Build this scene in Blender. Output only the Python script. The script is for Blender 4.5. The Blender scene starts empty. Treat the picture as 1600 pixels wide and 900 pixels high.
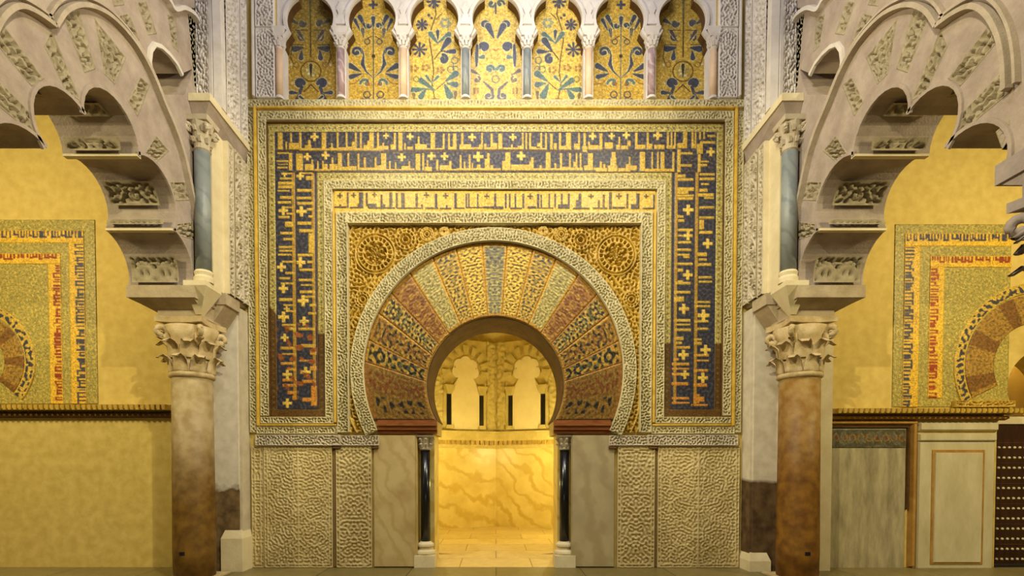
import bpy, math, random
import numpy as np
from mathutils import Vector
from mathutils.geometry import tessellate_polygon

# ------------------------------------------------------------------ camera, light, exposure
SC = bpy.context.scene
COL = SC.collection
F, D, EYE = 800.0, 8.0, 1.57            # focal length in px of a 1600 px wide frame, distance to the back wall, eye height
TH = math.radians(1.3)                   # slight downward pitch
CX, HOR = 775.0, 730.0
AXIS = HOR + F * math.tan(TH)
cam = bpy.data.cameras.new('camera')
cam.sensor_width = 36; cam.lens = 36 * F / 1600
cam.shift_x = (800 - CX) / 1600; cam.shift_y = (AXIS - 450) / 1600
cam.clip_start = 0.05
camo = bpy.data.objects.new('camera', cam); COL.objects.link(camo)
camo.location = (0, -D, EYE); camo.rotation_euler = (math.radians(90) - TH, 0, 0)
SC.camera = camo
SC.view_settings.view_transform = 'Standard'; SC.view_settings.look = 'None'
SC.view_settings.gamma = 1; SC.view_settings.use_curve_mapping = False
SC.view_settings.exposure = 0.0
world = bpy.data.worlds.new('world'); SC.world = world; world.use_nodes = True
world.node_tree.nodes['Background'].inputs[0].default_value = (0.85, 0.80, 0.72, 1)
world.node_tree.nodes['Background'].inputs[1].default_value = 0.11

def lamp(kind, name, loc, target, power, color, size=0.5, size_y=None, spot=None, blend=0.6):
    l = bpy.data.lights.new(name, kind); l.energy = power; l.color = color
    if kind == 'AREA':
        l.size = size
        if size_y: l.shape = 'RECTANGLE'; l.size_y = size_y
    else:
        l.shadow_soft_size = size
    if kind == 'SPOT': l.spot_size = math.radians(spot); l.spot_blend = blend
    o = bpy.data.objects.new(name, l); COL.objects.link(o); o.location = loc
    if target is not None:
        o.rotation_euler = (Vector(target) - Vector(loc)).to_track_quat('-Z', 'Y').to_euler()
    return o
WARM = (1.0, 0.80, 0.40); AMBER = (1.0, 0.86, 0.33); COOL = (0.93, 0.91, 1.0)
LAMPC = (1, 0.90, 0.64)
lamp('AREA', 'cornice_lamp', (2.2, -3.0, 7.1), (-4.2, -0.6, 3.4), 190, LAMPC, 0.22)
lamp('AREA', 'cornice_lamp', (-2.2, -3.0, 7.1), (4.2, -0.6, 3.4), 190, LAMPC, 0.22)
lamp('AREA', 'dome_light', (0, -4.0, 10.2), (0, -0.8, 6.5), 190, COOL, 1.6, 1.2)
lamp('AREA', 'dado_fill', (0, -6.6, 0.4), (0, 0, 2.0), 14, WARM, 1.2, 0.5)  # unseen fill added near the floor to lighten the dado
lamp('AREA', 'aisle_light', (-7.6, -4.2, 5.6), (-6.8, 0, 3.2), 215, (1, 0.86, 0.48), 0.5)
lamp('AREA', 'aisle_light', (7.8, -4.2, 5.6), (7.0, 0, 2.8), 225, (1, 0.86, 0.48), 0.5)
lamp('SPOT', 'bay_spot', (3.2, -8.8, 8.2), (-6.4, 0, 3.0), 2500, (1, 0.88, 0.52), 0.10, spot=40)
lamp('SPOT', 'bay_spot', (-3.2, -8.8, 8.2), (6.4, 0, 3.0), 2500, (1, 0.88, 0.52), 0.10, spot=40)
lamp('POINT', 'niche_lamp', (1.65, 3.5, 2.0), None, 120, AMBER, 0.12)
lamp('POINT', 'niche_lamp', (-1.65, 3.5, 2.0), None, 75, AMBER, 0.12)

# ------------------------------------------------------------------ projection helpers (photo frame -> points at real distances)
def ray(px, py):
    x = (px - CX) / F; up = (AXIS - py) / F
    return x, math.cos(TH) + up * math.sin(TH), -math.sin(TH) + up * math.cos(TH)
def P(px, py, d):
    x, y, z = ray(px, py); t = d / y
    return (x * t, d - D, EYE + z * t)
def PX(px, py, X):                       # meet the plane at sideways distance X
    x, y, z = ray(px, py); t = X / x
    return (X, y * t - D, EYE + z * t)
def Xw(u): return (np.asarray(u, float) - CX) / F * D / (math.cos(TH) + (AXIS - 420) / F * math.sin(TH))
def Zw(v):
    up = (AXIS - np.asarray(v, float)) / F
    return EYE + (-math.sin(TH) + up * math.cos(TH)) * D / (math.cos(TH) + up * math.sin(TH))
def W(u, v, h=0.0): return np.stack(np.broadcast_arrays(Xw(u), -np.asarray(h, float), Zw(v)), -1)

# ------------------------------------------------------------------ object helpers
ORG = {}
def mesh_obj(name, verts, faces, mat, parent=None, smooth=False, col=None):
    verts = np.asarray(verts, float)
    if parent is not None: verts = verts - np.array(ORG[parent.name])
    me = bpy.data.meshes.new(name)
    if isinstance(faces, np.ndarray):
        n = len(faces); k = faces.shape[1]
        me.vertices.add(len(verts)); me.vertices.foreach_set('co', verts.astype(np.float32).ravel())
        me.loops.add(n * k); me.loops.foreach_set('vertex_index', faces.astype(np.int32).ravel())
        me.polygons.add(n); me.polygons.foreach_set('loop_start', np.arange(0, n * k, k, dtype=np.int32))
        me.polygons.foreach_set('loop_total', np.full(n, k, dtype=np.int32))
        me.update(calc_edges=True); me.validate()
    else:
        me.from_pydata([tuple(v) for v in verts], [], faces); me.update()
    if smooth: me.polygons.foreach_set('use_smooth', np.ones(len(me.polygons), bool))
    if col is not None:
        a = me.color_attributes.new('Col', 'FLOAT_COLOR', 'POINT')
        c = np.ones((len(verts), 4), np.float32); c[:, :3] = col
        a.data.foreach_set('color', c.ravel())
    me.materials.append(mat)
    o = bpy.data.objects.new(name, me); COL.objects.link(o)
    if parent is not None:
        o.parent = parent; ORG[o.name] = ORG[parent.name]
    else:
        ORG[o.name] = (0, 0, 0)
    return o
def tag(o, label, cat, group=None):
    o['label'] = label; o['category'] = cat
    if group: o['group'] = group
    return o
def thing(name, label, cat, loc=(0, 0, 0), group=None):
    o = bpy.data.objects.new(name, None); COL.objects.link(o); o.location = loc; o.empty_display_size = 0.1
    ORG[o.name] = tuple(float(c) for c in loc)
    return tag(o, label, cat, group)
def structure(o, label=None):
    o['kind'] = 'structure'
    if label: o['label'] = label
    return o

class MB:                                 # collects pieces of ONE mesh
    def __init__(s): s.v = []; s.f = []
    def add(s, v, f):
        b = len(s.v); s.v += [tuple(map(float, p)) for p in v]; s.f += [tuple(i + b for i in q) for q in f]; return s
    def box(s, x0, x1, y0, y1, z0, z1):
        return s.hexa([(x0, y0, z0), (x1, y0, z0), (x1, y1, z0), (x0, y1, z0)], [(x0, y0, z1), (x1, y0, z1), (x1, y1, z1), (x0, y1, z1)])
    def hexa(s, bot, top):
        n = len(bot)
        f = [tuple(range(n))[::-1], tuple(range(n, 2 * n))] + [(i, (i + 1) % n, n + (i + 1) % n, n + i) for i in range(n)]
        return s.add(list(bot) + list(top), f)
    def prism(s, loops, fn, a, b):        # loops: outline and holes in 2-D; fn(p, depth) -> xyz
        flat = [p for l in loops for p in l]; n = len(flat)
        tri = tessellate_polygon([[Vector((p[0], p[1], 0)) for p in l] for l in loops])
        v = [fn(p, a) for p in flat] + [fn(p, b) for p in flat]
        f = [tuple(t) for t in tri] + [tuple(i + n for i in t[::-1]) for t in tri]
        k = 0
        for l in loops:
            m = len(l)
            f += [(k + i, k + (i + 1) % m, n + k + (i + 1) % m, n + k + i) for i in range(m)]; k += m
        return s.add(v, f)
    def lathe(s, prof, c, seg=32, axis='z'):
        v = []; f = []
        for r, z in prof:
            for i in range(seg):
                a = 2 * math.pi * i / seg
                v.append((c[0] + r * math.cos(a), c[1] + r * math.sin(a), c[2] + z) if axis == 'z' else (c[0] + r * math.cos(a), c[1] + z, c[2] + r * math.sin(a)))
        for k in range(len(prof) - 1):
            f += [(k * seg + i, k * seg + (i + 1) % seg, (k + 1) * seg + (i + 1) % seg, (k + 1) * seg + i) for i in range(seg)]
        f += [tuple(range(seg))[::-1], tuple((len(prof) - 1) * seg + i for i in range(seg))]
        return s.add(v, f)
    def tube(s, pts, r, seg=8):
        pts = [Vector(p) for p in pts]; v = []; f = []
        rr = r if isinstance(r, (list, tuple)) else [r] * len(pts)
        for i, p in enumerate(pts):
            t = (pts[min(i + 1, len(pts) - 1)] - pts[max(i - 1, 0)]).normalized()
            ref = Vector((0, 0, 1)) if abs(t.z) < 0.9 else Vector((0, 1, 0))
            a = t.cross(ref).normalized(); b = t.cross(a).normalized()
            for k in range(seg):
                w = 2 * math.pi * k / seg; q = p + (a * math.cos(w) + b * math.sin(w)) * rr[i]; v.append(tuple(q))
        for i in range(len(pts) - 1):
            f += [(i * seg + k, i * seg + (k + 1) % seg, (i + 1) * seg + (k + 1) % seg, (i + 1) * seg + k) for k in range(seg)]
        f += [tuple(range(seg))[::-1], tuple((len(pts) - 1) * seg + k for k in range(seg))]
        return s.add(v, f)
    def strip(s, pts, wid, h):            # rectangular moulding along pts; wid, h: vectors per point (n x 3)
        n = len(pts); v = []; f = []
        for p, w, q in zip(np.asarray(pts, float), np.asarray(wid, float), np.asarray(h, float)):
            v += [p - w, p + w, p + w * 0.75 + q, p - w * 0.75 + q]
        for i in range(n - 1):
            f += [(4 * i + k, 4 * i + (k + 1) % 4, 4 * i + 4 + (k + 1) % 4, 4 * i + 4 + k) for k in range(4)]
        f += [(3, 2, 1, 0), tuple(4 * (n - 1) + k for k in range(4))]
        return s.add(v, f)
    def build(s, name, mat, parent=None, smooth=False): return mesh_obj(name, s.v, s.f, mat, parent, smooth)

def sheet(name, p, mat, parent=None, col=None, mask=None, back=None, smooth=False):
    """grid of points (n, m, 3) as one mesh; back: vector by which the rim folds back into its bed."""
    p = np.asarray(p, float); n, m = p.shape[:2]
    if back is not None and mask is None:
        p = np.pad(p, ((1, 1), (1, 1), (0, 0)), mode='edge')
        e = np.zeros(p.shape[:2], bool); e[0] = e[-1] = True; e[:, 0] = e[:, -1] = True
        if isinstance(back, str): p[e, 1] = -0.0005
        else: p[e] += np.asarray(back, float)
        if col is not None: col = np.pad(col, ((1, 1), (1, 1), (0, 0)), mode='edge')
        n, m = p.shape[:2]
    idx = np.arange(n * m).reshape(n, m)
    q = np.stack([idx[:-1, :-1], idx[1:, :-1], idx[1:, 1:], idx[:-1, 1:]], -1)
    if mask is not None:
        ok = mask[:-1, :-1] & mask[1:, :-1] & mask[1:, 1:] & mask[:-1, 1:]; q = q[ok]
    q = q.reshape(-1, 4)
    v = p.reshape(-1, 3); c = None if col is None else np.asarray(col).reshape(-1, 3)
    if mask is not None:
        used = np.unique(q); re = np.zeros(n * m, int); re[used] = np.arange(len(used)); q = re[q]; v = v[used]
        if c is not None: c = c[used]
    return mesh_obj(name, v, q, mat, parent, smooth, c)

def lin(*c):
    c = np.asarray(c, float) / 255.0
    return np.where(c <= 0.04045, c / 12.92, ((c + 0.055) / 1.055) ** 2.4)
def sstep(a, b, x):
    t = np.clip((x - a) / (b - a), 0, 1); return t * t * (3 - 2 * t)
def mixc(a, b, t): return np.asarray(a) + (np.asarray(b) - np.asarray(a)) * np.asarray(t)[..., None]
def noise(n, m, wl, seed, sharp=0.35, symx=False, symy=False):
    """band-limited noise of wavelength wl (grid cells): the winding pattern of carved scrollwork."""
    N, M = n + 8, m + 8
    r = np.random.default_rng(seed).standard_normal((N, M))
    ky = np.fft.fftfreq(N)[:, None]; kx = np.fft.rfftfreq(M)[None]
    k = np.hypot(kx, ky); f0 = 1.0 / wl
    g = np.fft.irfft2(np.fft.rfft2(r) * np.exp(-((k - f0) / (f0 * sharp)) ** 2), s=(N, M))[:n, :m]
    if symx: g = g + g[:, ::-1]
    if symy: g = g + g[::-1]
    return g / (g.std() + 1e-9)
def carve(n, m, wl, seed, symx=False, symy=False, cut=0.1, soft=0.45):
    return sstep(cut - soft, cut + soft, noise(n, m, wl, seed, 0.30, symx, symy))
def vine(n, m, step, seed, period=34.0, along=0):
    """a winding stem with leaves filling its bays, for narrow carved strips (long side along axis 'along')."""
    if along == 1: return vine(m, n, step, seed, period, 0).T
    y = np.arange(n)[:, None] * step; w = m * step; x = (np.arange(m)[None] - (m - 1) / 2) * step
    A = w * 0.27; ph = 2 * np.pi * y / period
    stem = np.abs(x - A * np.sin(ph)) / np.sqrt(1 + (A * 2 * np.pi / period * np.cos(ph)) ** 2)
    h = sstep(1.7, 0.9, stem)
    side = np.sign(np.sin(ph)); yy = (y % (period / 2)) - period / 4
    rr = np.hypot(yy, x + side * A * 0.85); an = np.arctan2(yy, x + side * A * 0.85)
    curl = np.cos(2 * np.pi * rr / 5.2 - an * side * 2)
    h = np.maximum(h, sstep(-0.25, 0.35, curl) * (rr < period * 0.27))
    g = sstep(-0.2, 0.4, noise(n, m, 5.0 / step, seed, 0.3))
    return np.maximum(h, g * (stem > 2.6) * (rr > period * 0.27))

# ------------------------------------------------------------------ materials
def new_mat(name):
    m = bpy.data.materials.new(name); m.use_nodes = True
    nt = m.node_tree; return m, nt, nt.nodes['Principled BSDF']
def nd(nt, t, **kw):
    n = nt.nodes.new(t)
    for k, v in kw.items(): setattr(n, k, v)
    return n
def mat(name, c1, c2=None, scale=3.0, rough=0.75, bump=0.25, bscale=40.0, c3=None, spec=0.25, stretch=(1, 1, 1), metal=0.0, detail=6):
    """two or three tones of one stuff mixed by noise, with a fine bump."""
    m, nt, b = new_mat(name); L = nt.links
    geo = nd(nt, 'ShaderNodeNewGeometry'); mp = nd(nt, 'ShaderNodeMapping'); mp.inputs['Scale'].default_value = stretch
    L.new(geo.outputs['Position'], mp.inputs[0])
    n1 = nd(nt, 'ShaderNodeTexNoise'); n1.inputs['Scale'].default_value = scale; n1.inputs['Detail'].default_value = detail; n1.inputs['Roughness'].default_value = 0.65
    L.new(mp.outputs[0], n1.inputs['Vector'])
    rp = nd(nt, 'ShaderNodeValToRGB'); e = rp.color_ramp.elements
    c2 = c2 or c1
    e[0].position = 0.33; e[0].color = (*lin(*c1), 1); e[1].position = 0.67; e[1].color = (*lin(*c2), 1)
    if c3: x = e.new(0.85); x.color = (*lin(*c3), 1)
    L.new(n1.outputs['Fac'], rp.inputs[0]); L.new(rp.outputs[0], b.inputs['Base Color'])
    b.inputs['Roughness'].default_value = rough; b.inputs['Specular IOR Level'].default_value = spec; b.inputs['Metallic'].default_value = metal
    if bump:
        n2 = nd(nt, 'ShaderNodeTexNoise'); n2.inputs['Scale'].default_value = bscale; n2.inputs['Detail'].default_value = 5
        L.new(mp.outputs[0], n2.inputs['Vector'])
        bp = nd(nt, 'ShaderNodeBump'); bp.inputs['Strength'].default_value = bump; bp.inputs['Distance'].default_value = 0.012
        L.new(n2.outputs['Fac'], bp.inputs['Height']); L.new(bp.outputs[0], b.inputs['Normal'])
    m['ramp'] = rp.name
    return m
def vmat(name, rough=0.45, spec=0.4, var=0.35):
    """mosaic: each tessera carries its own glass colour; small uneven setting."""
    m, nt, b = new_mat(name); L = nt.links
    at = nd(nt, 'ShaderNodeAttribute', attribute_name='Col')
    geo = nd(nt, 'ShaderNodeNewGeometry'); n1 = nd(nt, 'ShaderNodeTexVoronoi'); n1.inputs['Scale'].default_value = 62
    L.new(geo.outputs['Position'], n1.inputs['Vector'])
    mr = nd(nt, 'ShaderNodeMapRange'); mr.inputs[3].default_value = 1 - var; mr.inputs[4].default_value = 1 + var
    sp = nd(nt, 'ShaderNodeSeparateColor'); L.new(n1.outputs['Color'], sp.inputs[0]); L.new(sp.outputs[0], mr.inputs[0])
    mx = nd(nt, 'ShaderNodeVectorMath', operation='SCALE'); L.new(at.outputs['Color'], mx.inputs[0]); L.new(mr.outputs[0], mx.inputs['Scale'])
    L.new(mx.outputs[0], b.inputs['Base Color'])
    b.inputs['Roughness'].default_value = rough; b.inputs['Specular IOR Level'].default_value = spec
    bp = nd(nt, 'ShaderNodeBump'); bp.inputs['Strength'].default_value = 0.25; bp.inputs['Distance'].default_value = 0.006
    L.new(sp.outputs[1], bp.inputs['Height']); L.new(bp.outputs[0], b.inputs['Normal'])
    return m
def marble(name, base, vein, dark=None, scale=1.6, rough=0.35, amt=0.55, rot=(0.3, 0.5, 0.2)):
    m, nt, b = new_mat(name); L = nt.links
    geo = nd(nt, 'ShaderNodeNewGeometry'); mp = nd(nt, 'ShaderNodeMapping'); mp.inputs['Rotation'].default_value = rot
    L.new(geo.outputs['Position'], mp.inputs[0])
    wv = nd(nt, 'ShaderNodeTexWave'); wv.inputs['Scale'].default_value = scale; wv.inputs['Distortion'].default_value = 9; wv.inputs['Detail'].default_value = 5; wv.inputs['Detail Scale'].default_value = 1.6
    L.new(mp.outputs[0], wv.inputs['Vector'])
    rp = nd(nt, 'ShaderNodeValToRGB'); e = rp.color_ramp.elements
    e[0].position = 0.0; e[0].color = (*lin(*vein), 1); e[1].position = amt; e[1].color = (*lin(*base), 1)
    L.new(wv.outputs['Fac'], rp.inputs[0])
    ns = nd(nt, 'ShaderNodeTexNoise'); ns.inputs['Scale'].default_value = 2.3; ns.inputs['Detail'].default_value = 7
    L.new(mp.outputs[0], ns.inputs['Vector'])
    mx = nd(nt, 'ShaderNodeMix', data_type='RGBA'); r2 = nd(nt, 'ShaderNodeMapRange'); r2.inputs[1].default_value = 0.4; r2.inputs[2].default_value = 0.75
    L.new(ns.outputs['Fac'], r2.inputs[0]); L.new(r2.outputs[0], mx.inputs[0]); L.new(rp.outputs[0], mx.inputs[6]); mx.inputs[7].default_value = (*lin(*(dark or vein)), 1)
    L.new(mx.outputs[2], b.inputs['Base Color']); b.inputs['Roughness'].default_value = rough; b.inputs['Specular IOR Level'].default_value = 0.35
    return m
def level_mat(name, low, high, z, spread, wob=0.5, nscale=3.0, rough=0.7, low2=None, high2=None):
    """two coats meeting at a ragged line at height z (plaster fallen from, or staining risen up, the foot)."""
    m, nt, b = new_mat(name); L = nt.links
    geo = nd(nt, 'ShaderNodeNewGeometry'); sp = nd(nt, 'ShaderNodeSeparateXYZ'); L.new(geo.outputs['Position'], sp.inputs[0])
    ns = nd(nt, 'ShaderNodeTexNoise'); ns.inputs['Scale'].default_value = nscale; ns.inputs['Detail'].default_value = 7; L.new(geo.outputs['Position'], ns.inputs['Vector'])
    ad = nd(nt, 'ShaderNodeMath', operation='MULTIPLY_ADD'); ad.inputs[1].default_value = wob * 2; L.new(ns.outputs['Fac'], ad.inputs[0]); L.new(sp.outputs['Z'], ad.inputs[2])
    mr = nd(nt, 'ShaderNodeMapRange', clamp=True); mr.inputs[1].default_value = z + wob - spread; mr.inputs[2].default_value = z + wob + spread; L.new(ad.outputs[0], mr.inputs[0])
    n2 = nd(nt, 'ShaderNodeTexNoise'); n2.inputs['Scale'].default_value = 7; n2.inputs['Detail'].default_value = 8; L.new(geo.outputs['Position'], n2.inputs['Vector'])
    r2 = nd(nt, 'ShaderNodeMapRange'); r2.inputs[1].default_value = 0.35; r2.inputs[2].default_value = 0.65; L.new(n2.outputs['Fac'], r2.inputs[0])
    def two(a, c):
        x = nd(nt, 'ShaderNodeMix', data_type='RGBA'); L.new(r2.outputs[0], x.inputs[0]); x.inputs[6].default_value = (*lin(*a), 1); x.inputs[7].default_value = (*lin(*(c or a)), 1); return x.outputs[2]
    mx = nd(nt, 'ShaderNodeMix', data_type='RGBA'); L.new(mr.outputs[0], mx.inputs[0]); L.new(two(low, low2), mx.inputs[6]); L.new(two(high, high2), mx.inputs[7])
    L.new(mx.outputs[2], b.inputs['Base Color']); b.inputs['Roughness'].default_value = rough; b.inputs['Specular IOR Level'].default_value = 0.25
    bp = nd(nt, 'ShaderNodeBump'); bp.inputs['Strength'].default_value = 0.3; bp.inputs['Distance'].default_value = 0.01; L.new(n2.outputs['Fac'], bp.inputs['Height']); L.new(bp.outputs[0], b.inputs['Normal'])
    return m
def slabs(name, c1, c2, joint, sx, sy, rough=0.4):
    m, nt, b = new_mat(name); L = nt.links
    geo = nd(nt, 'ShaderNodeNewGeometry'); br = nd(nt, 'ShaderNodeTexBrick')
    br.inputs['Scale'].default_value = 1; br.inputs['Brick Width'].default_value = sx; br.inputs['Row Height'].default_value = sy; br.inputs['Mortar Size'].default_value = 0.008
    br.inputs['Color1'].default_value = (*lin(*c1), 1); br.inputs['Color2'].default_value = (*lin(*c2), 1); br.inputs['Mortar'].default_value = (*lin(*joint), 1)
    L.new(geo.outputs['Position'], br.inputs['Vector'])
    ns = nd(nt, 'ShaderNodeTexNoise'); ns.inputs['Scale'].default_value = 4; ns.inputs['Detail'].default_value = 8; ns.inputs['Distortion'].default_value = 1.5
    L.new(geo.outputs['Position'], ns.inputs['Vector'])
    mr = nd(nt, 'ShaderNodeMapRange'); mr.inputs[3].default_value = 0.65; mr.inputs[4].default_value = 1.3; L.new(ns.outputs['Fac'], mr.inputs[0])
    mx = nd(nt, 'ShaderNodeVectorMath', operation='SCALE'); L.new(br.outputs['Color'], mx.inputs[0]); L.new(mr.outputs[0], mx.inputs['Scale']); L.new(mx.outputs[0], b.inputs['Base Color'])
    b.inputs['Roughness'].default_value = rough
    return m

STUCCO = mat('carved_stucco', (180, 168, 126), (202, 191, 150), 5, 0.8, 0.25, 70)
STUCCO_PALE = mat('pale_stucco', (200, 192, 182), (220, 212, 204), 4, 0.8, 0.25, 70)
STUCCO_GREY = mat('grey_stucco', (176, 164, 140), (202, 190, 166), 4, 0.8, 0.3, 60)
STONE = mat('mauve_stone', (150, 135, 124), (178, 163, 150), 3.5, 0.85, 0.35, 45, (160, 142, 124))
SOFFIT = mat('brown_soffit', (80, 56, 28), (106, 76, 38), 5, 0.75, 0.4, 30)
YPLASTER = mat('yellow_plaster', (206, 178, 112), (224, 200, 138), 1.2, 0.9, 0.3, 22, (196, 166, 96), detail=8)
OLIVE = level_mat('aisle_plaster', (190, 166, 90), (212, 186, 106), 2.42, 0.03, 0.0, 1.5, 0.9, (208, 184, 108), (198, 170, 92))
GOLDLINE = mat('gilded_moulding', (186, 146, 44), (218, 182, 76), 9, 0.45, 0.1, 60, spec=0.5)
GOLDREL = mat('gilded_relief', (160, 126, 36), (196, 160, 60), 6, 0.42, 0.2, 80, spec=0.5)
REDWOOD = mat('red_brown_moulding', (120, 66, 30), (150, 92, 44), 6, 0.6, 0.2, 30, stretch=(1, 1, 6))
MOSAIC = vmat('mosaic')
DADO = mat('carved_marble', (184, 164, 112), (208, 190, 140), 2.2, 0.6, 0.2, 60, (166, 142, 100))
PLAINMARBLE = marble('veined_marble', (200, 180, 128), (186, 164, 110), (170, 144, 92), 1.3, 0.35, 0.4)
GREYMARBLE = marble('grey_veined_marble', (182, 168, 130), (166, 150, 112), (160, 146, 116), 0.9, 0.4, 0.5, (0.1, 0.2, 0.9))
NICHEMARBLE = marble('amber_marble', (224, 204, 130), (202, 172, 88), (204, 178, 98), 0.8, 0.3, 0.3, (0.2, 0.9, 0.6))
NICHESTUCCO = mat('niche_stucco', (192, 172, 104), (214, 196, 132), 5, 0.8, 0.3, 60)
NICHEPANEL = mat('niche_plaster', (228, 212, 164), (240, 226, 184), 3, 0.85, 0.15, 40)
BLACKM = mat('black_marble', (10, 12, 18), (20, 22, 30), 6, 0.22, 0.05, 50, (120, 120, 116), spec=0.5)
BLUEM = marble('blue_grey_marble', (142, 148, 146), (120, 128, 130), (126, 132, 132), 2.0, 0.4, 0.5)
MAUVEM = marble('mauve_marble', (170, 142, 140), (206, 190, 186), (150, 122, 122), 3.0, 0.4, 0.5)
PEACHM = mat('peach_marble', (212, 178, 142), (226, 198, 164), 6, 0.5, 0.1, 40)
SHAFT = level_mat('stained_column', (124, 92, 38), (176, 160, 122), 1.85, 0.7, 0.55, 1.7, 0.5, (92, 66, 28), (152, 130, 86))
SHAFTR = level_mat('ochre_column', (134, 94, 36), (156, 130, 80), 2.1, 0.6, 0.6, 1.5, 0.5, (98, 64, 26), (136, 98, 40))
CAPITAL = mat('capital_stone', (176, 152, 104), (206, 186, 144), 7, 0.7, 0.4, 40)
PIER = level_mat('peeling_plaster', (84, 66, 42), (214, 206, 190), 1.32, 0.05, 0.28, 4.5, 0.85, (128, 104, 70), (196, 188, 172))
PIERR = level_mat('peeling_plaster_darker', (70, 50, 30), (210, 200, 180), 1.36, 0.03, 0.08, 3.5, 0.85, (104, 82, 54), (192, 182, 160))
CREAM = mat('cream_stone', (208, 192, 152), (224, 212, 176), 3, 0.8, 0.25, 40)
FLOOR = slabs('floor_stone', (112, 100, 58), (128, 114, 70), (60, 52, 30), 1.3, 0.9)
NFLOOR = slabs('niche_floor_marble', (216, 192, 128), (200, 174, 110), (140, 112, 60), 1.15, 0.8, 0.3)
DOORWOOD = mat('dark_wood', (44, 24, 14), (62, 36, 20), 5, 0.55, 0.3, 30, stretch=(4, 4, 0.6))
METAL = mat('pale_metal', (214, 198, 160), (230, 218, 186), 9, 0.5, 0.0, spec=0.6)
OCHRE = mat('ochre_moulding', (150, 108, 46), (176, 136, 66), 6, 0.6, 0.2, 40)
GREYPANEL = mat('limewashed_marble', (178, 166, 130), (204, 194, 160), 3, 0.6, 0.3, 30, (198, 190, 166), stretch=(1, 1, 0.35))
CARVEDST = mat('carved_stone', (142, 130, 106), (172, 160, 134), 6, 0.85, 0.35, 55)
ARCHV = mat('archivolt_stone', (162, 148, 130), (188, 174, 156), 5, 0.85, 0.4, 60)
IMPOSTM = mat('impost_stone', (158, 140, 112), (190, 174, 144), 3, 0.85, 0.4, 35)
NEARSTONE = mat('grey_mauve_stone', (140, 128, 126), (164, 152, 146), 3, 0.85, 0.4, 35)

# ------------------------------------------------------------------ room shell
NAVY = lin(44, 44, 56); SLATE = lin(78, 78, 82); GOLD = lin(190, 156, 58); GOLDD = lin(158, 122, 42); MOTT = lin(176, 164, 98); MOTTD = lin(120, 110, 60)
RUST = lin(150, 74, 30); GREEN = lin(70, 96, 70); DARKM = lin(50, 44, 30); PALEG = lin(196, 180, 104); RED = lin(150, 50, 30); BRIGHTG = lin(212, 178, 76)

floor_o = structure(MB().box(-10.5, 10.5, -9.5, 0.0, -0.2, 0.0).build('floor', FLOOR))
# back wall: one plane with the arcade recess, the prayer-niche opening and the aisle doorway cut through it
X0, X1 = -10.2, 10.2
def U(u): return float(Xw(u))
def V(v): return float(Zw(v))
def arc(cu, cv, r, a0, a1, n):            # degrees, anticlockwise from +u, v downward
    return [(cu + r * math.cos(math.radians(a0 + (a1 - a0) * i / (n - 1))), cv - r * math.sin(math.radians(a0 + (a1 - a0) * i / (n - 1)))) for i in range(n)]
OC = (774.0, 603.0, 107.5)                # horseshoe opening of the niche
ang = math.degrees(math.asin((657 - OC[1]) / OC[2]))
horseshoe = arc(*OC, -ang, 180 + ang, 49)
nicheloop = [(897, 889), (897, 678), (868, 678)] + horseshoe + [(680, 678), (651, 678), (651, 889)]
nl = [(U(a), V(b)) for a, b in nicheloop]; nl[0] = (nl[0][0], -0.02); nl[-1] = (nl[-1][0], -0.02)
arcade_hole = [(U(438), V(157.5)), (U(1114), V(157.5)), (U(1114), V(-60)), (U(438), V(-60))]
DOORX = (U(1563), U(1720)); DOORZ = V(660)
DC = (1640.0, 606.0, 62.0)
dang = math.degrees(math.asin((640 - DC[1]) / DC[2]))
doorloop = [(DOORX[1], -0.02), (DOORX[1], DOORZ)] + [(U(a), V(b)) for a, b in [(1700, 641)] + arc(*DC, -dang, 180 + dang, 33) + [(1580, 641)]] + [(DOORX[0], DOORZ), (DOORX[0], -0.02)]
outer = [(X0, -0.02)] + nl[::-1] + doorloop[::-1] + [(X1, -0.02), (X1, 9.6), (X0, 9.6)]
wall_back = structure(MB().prism([outer, arcade_hole], lambda p, d: (p[0], d, p[1]), 0.0, 0.85).build('wall_back', OLIVE))
structure(MB().box(X0 - 0.3, X0, -9.5, 0.85, 0, 9.6).build('wall_left', OLIVE))
structure(MB().box(X1, X1 + 0.3, -9.5, 0.85, 0, 9.6).build('wall_right', OLIVE))

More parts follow.
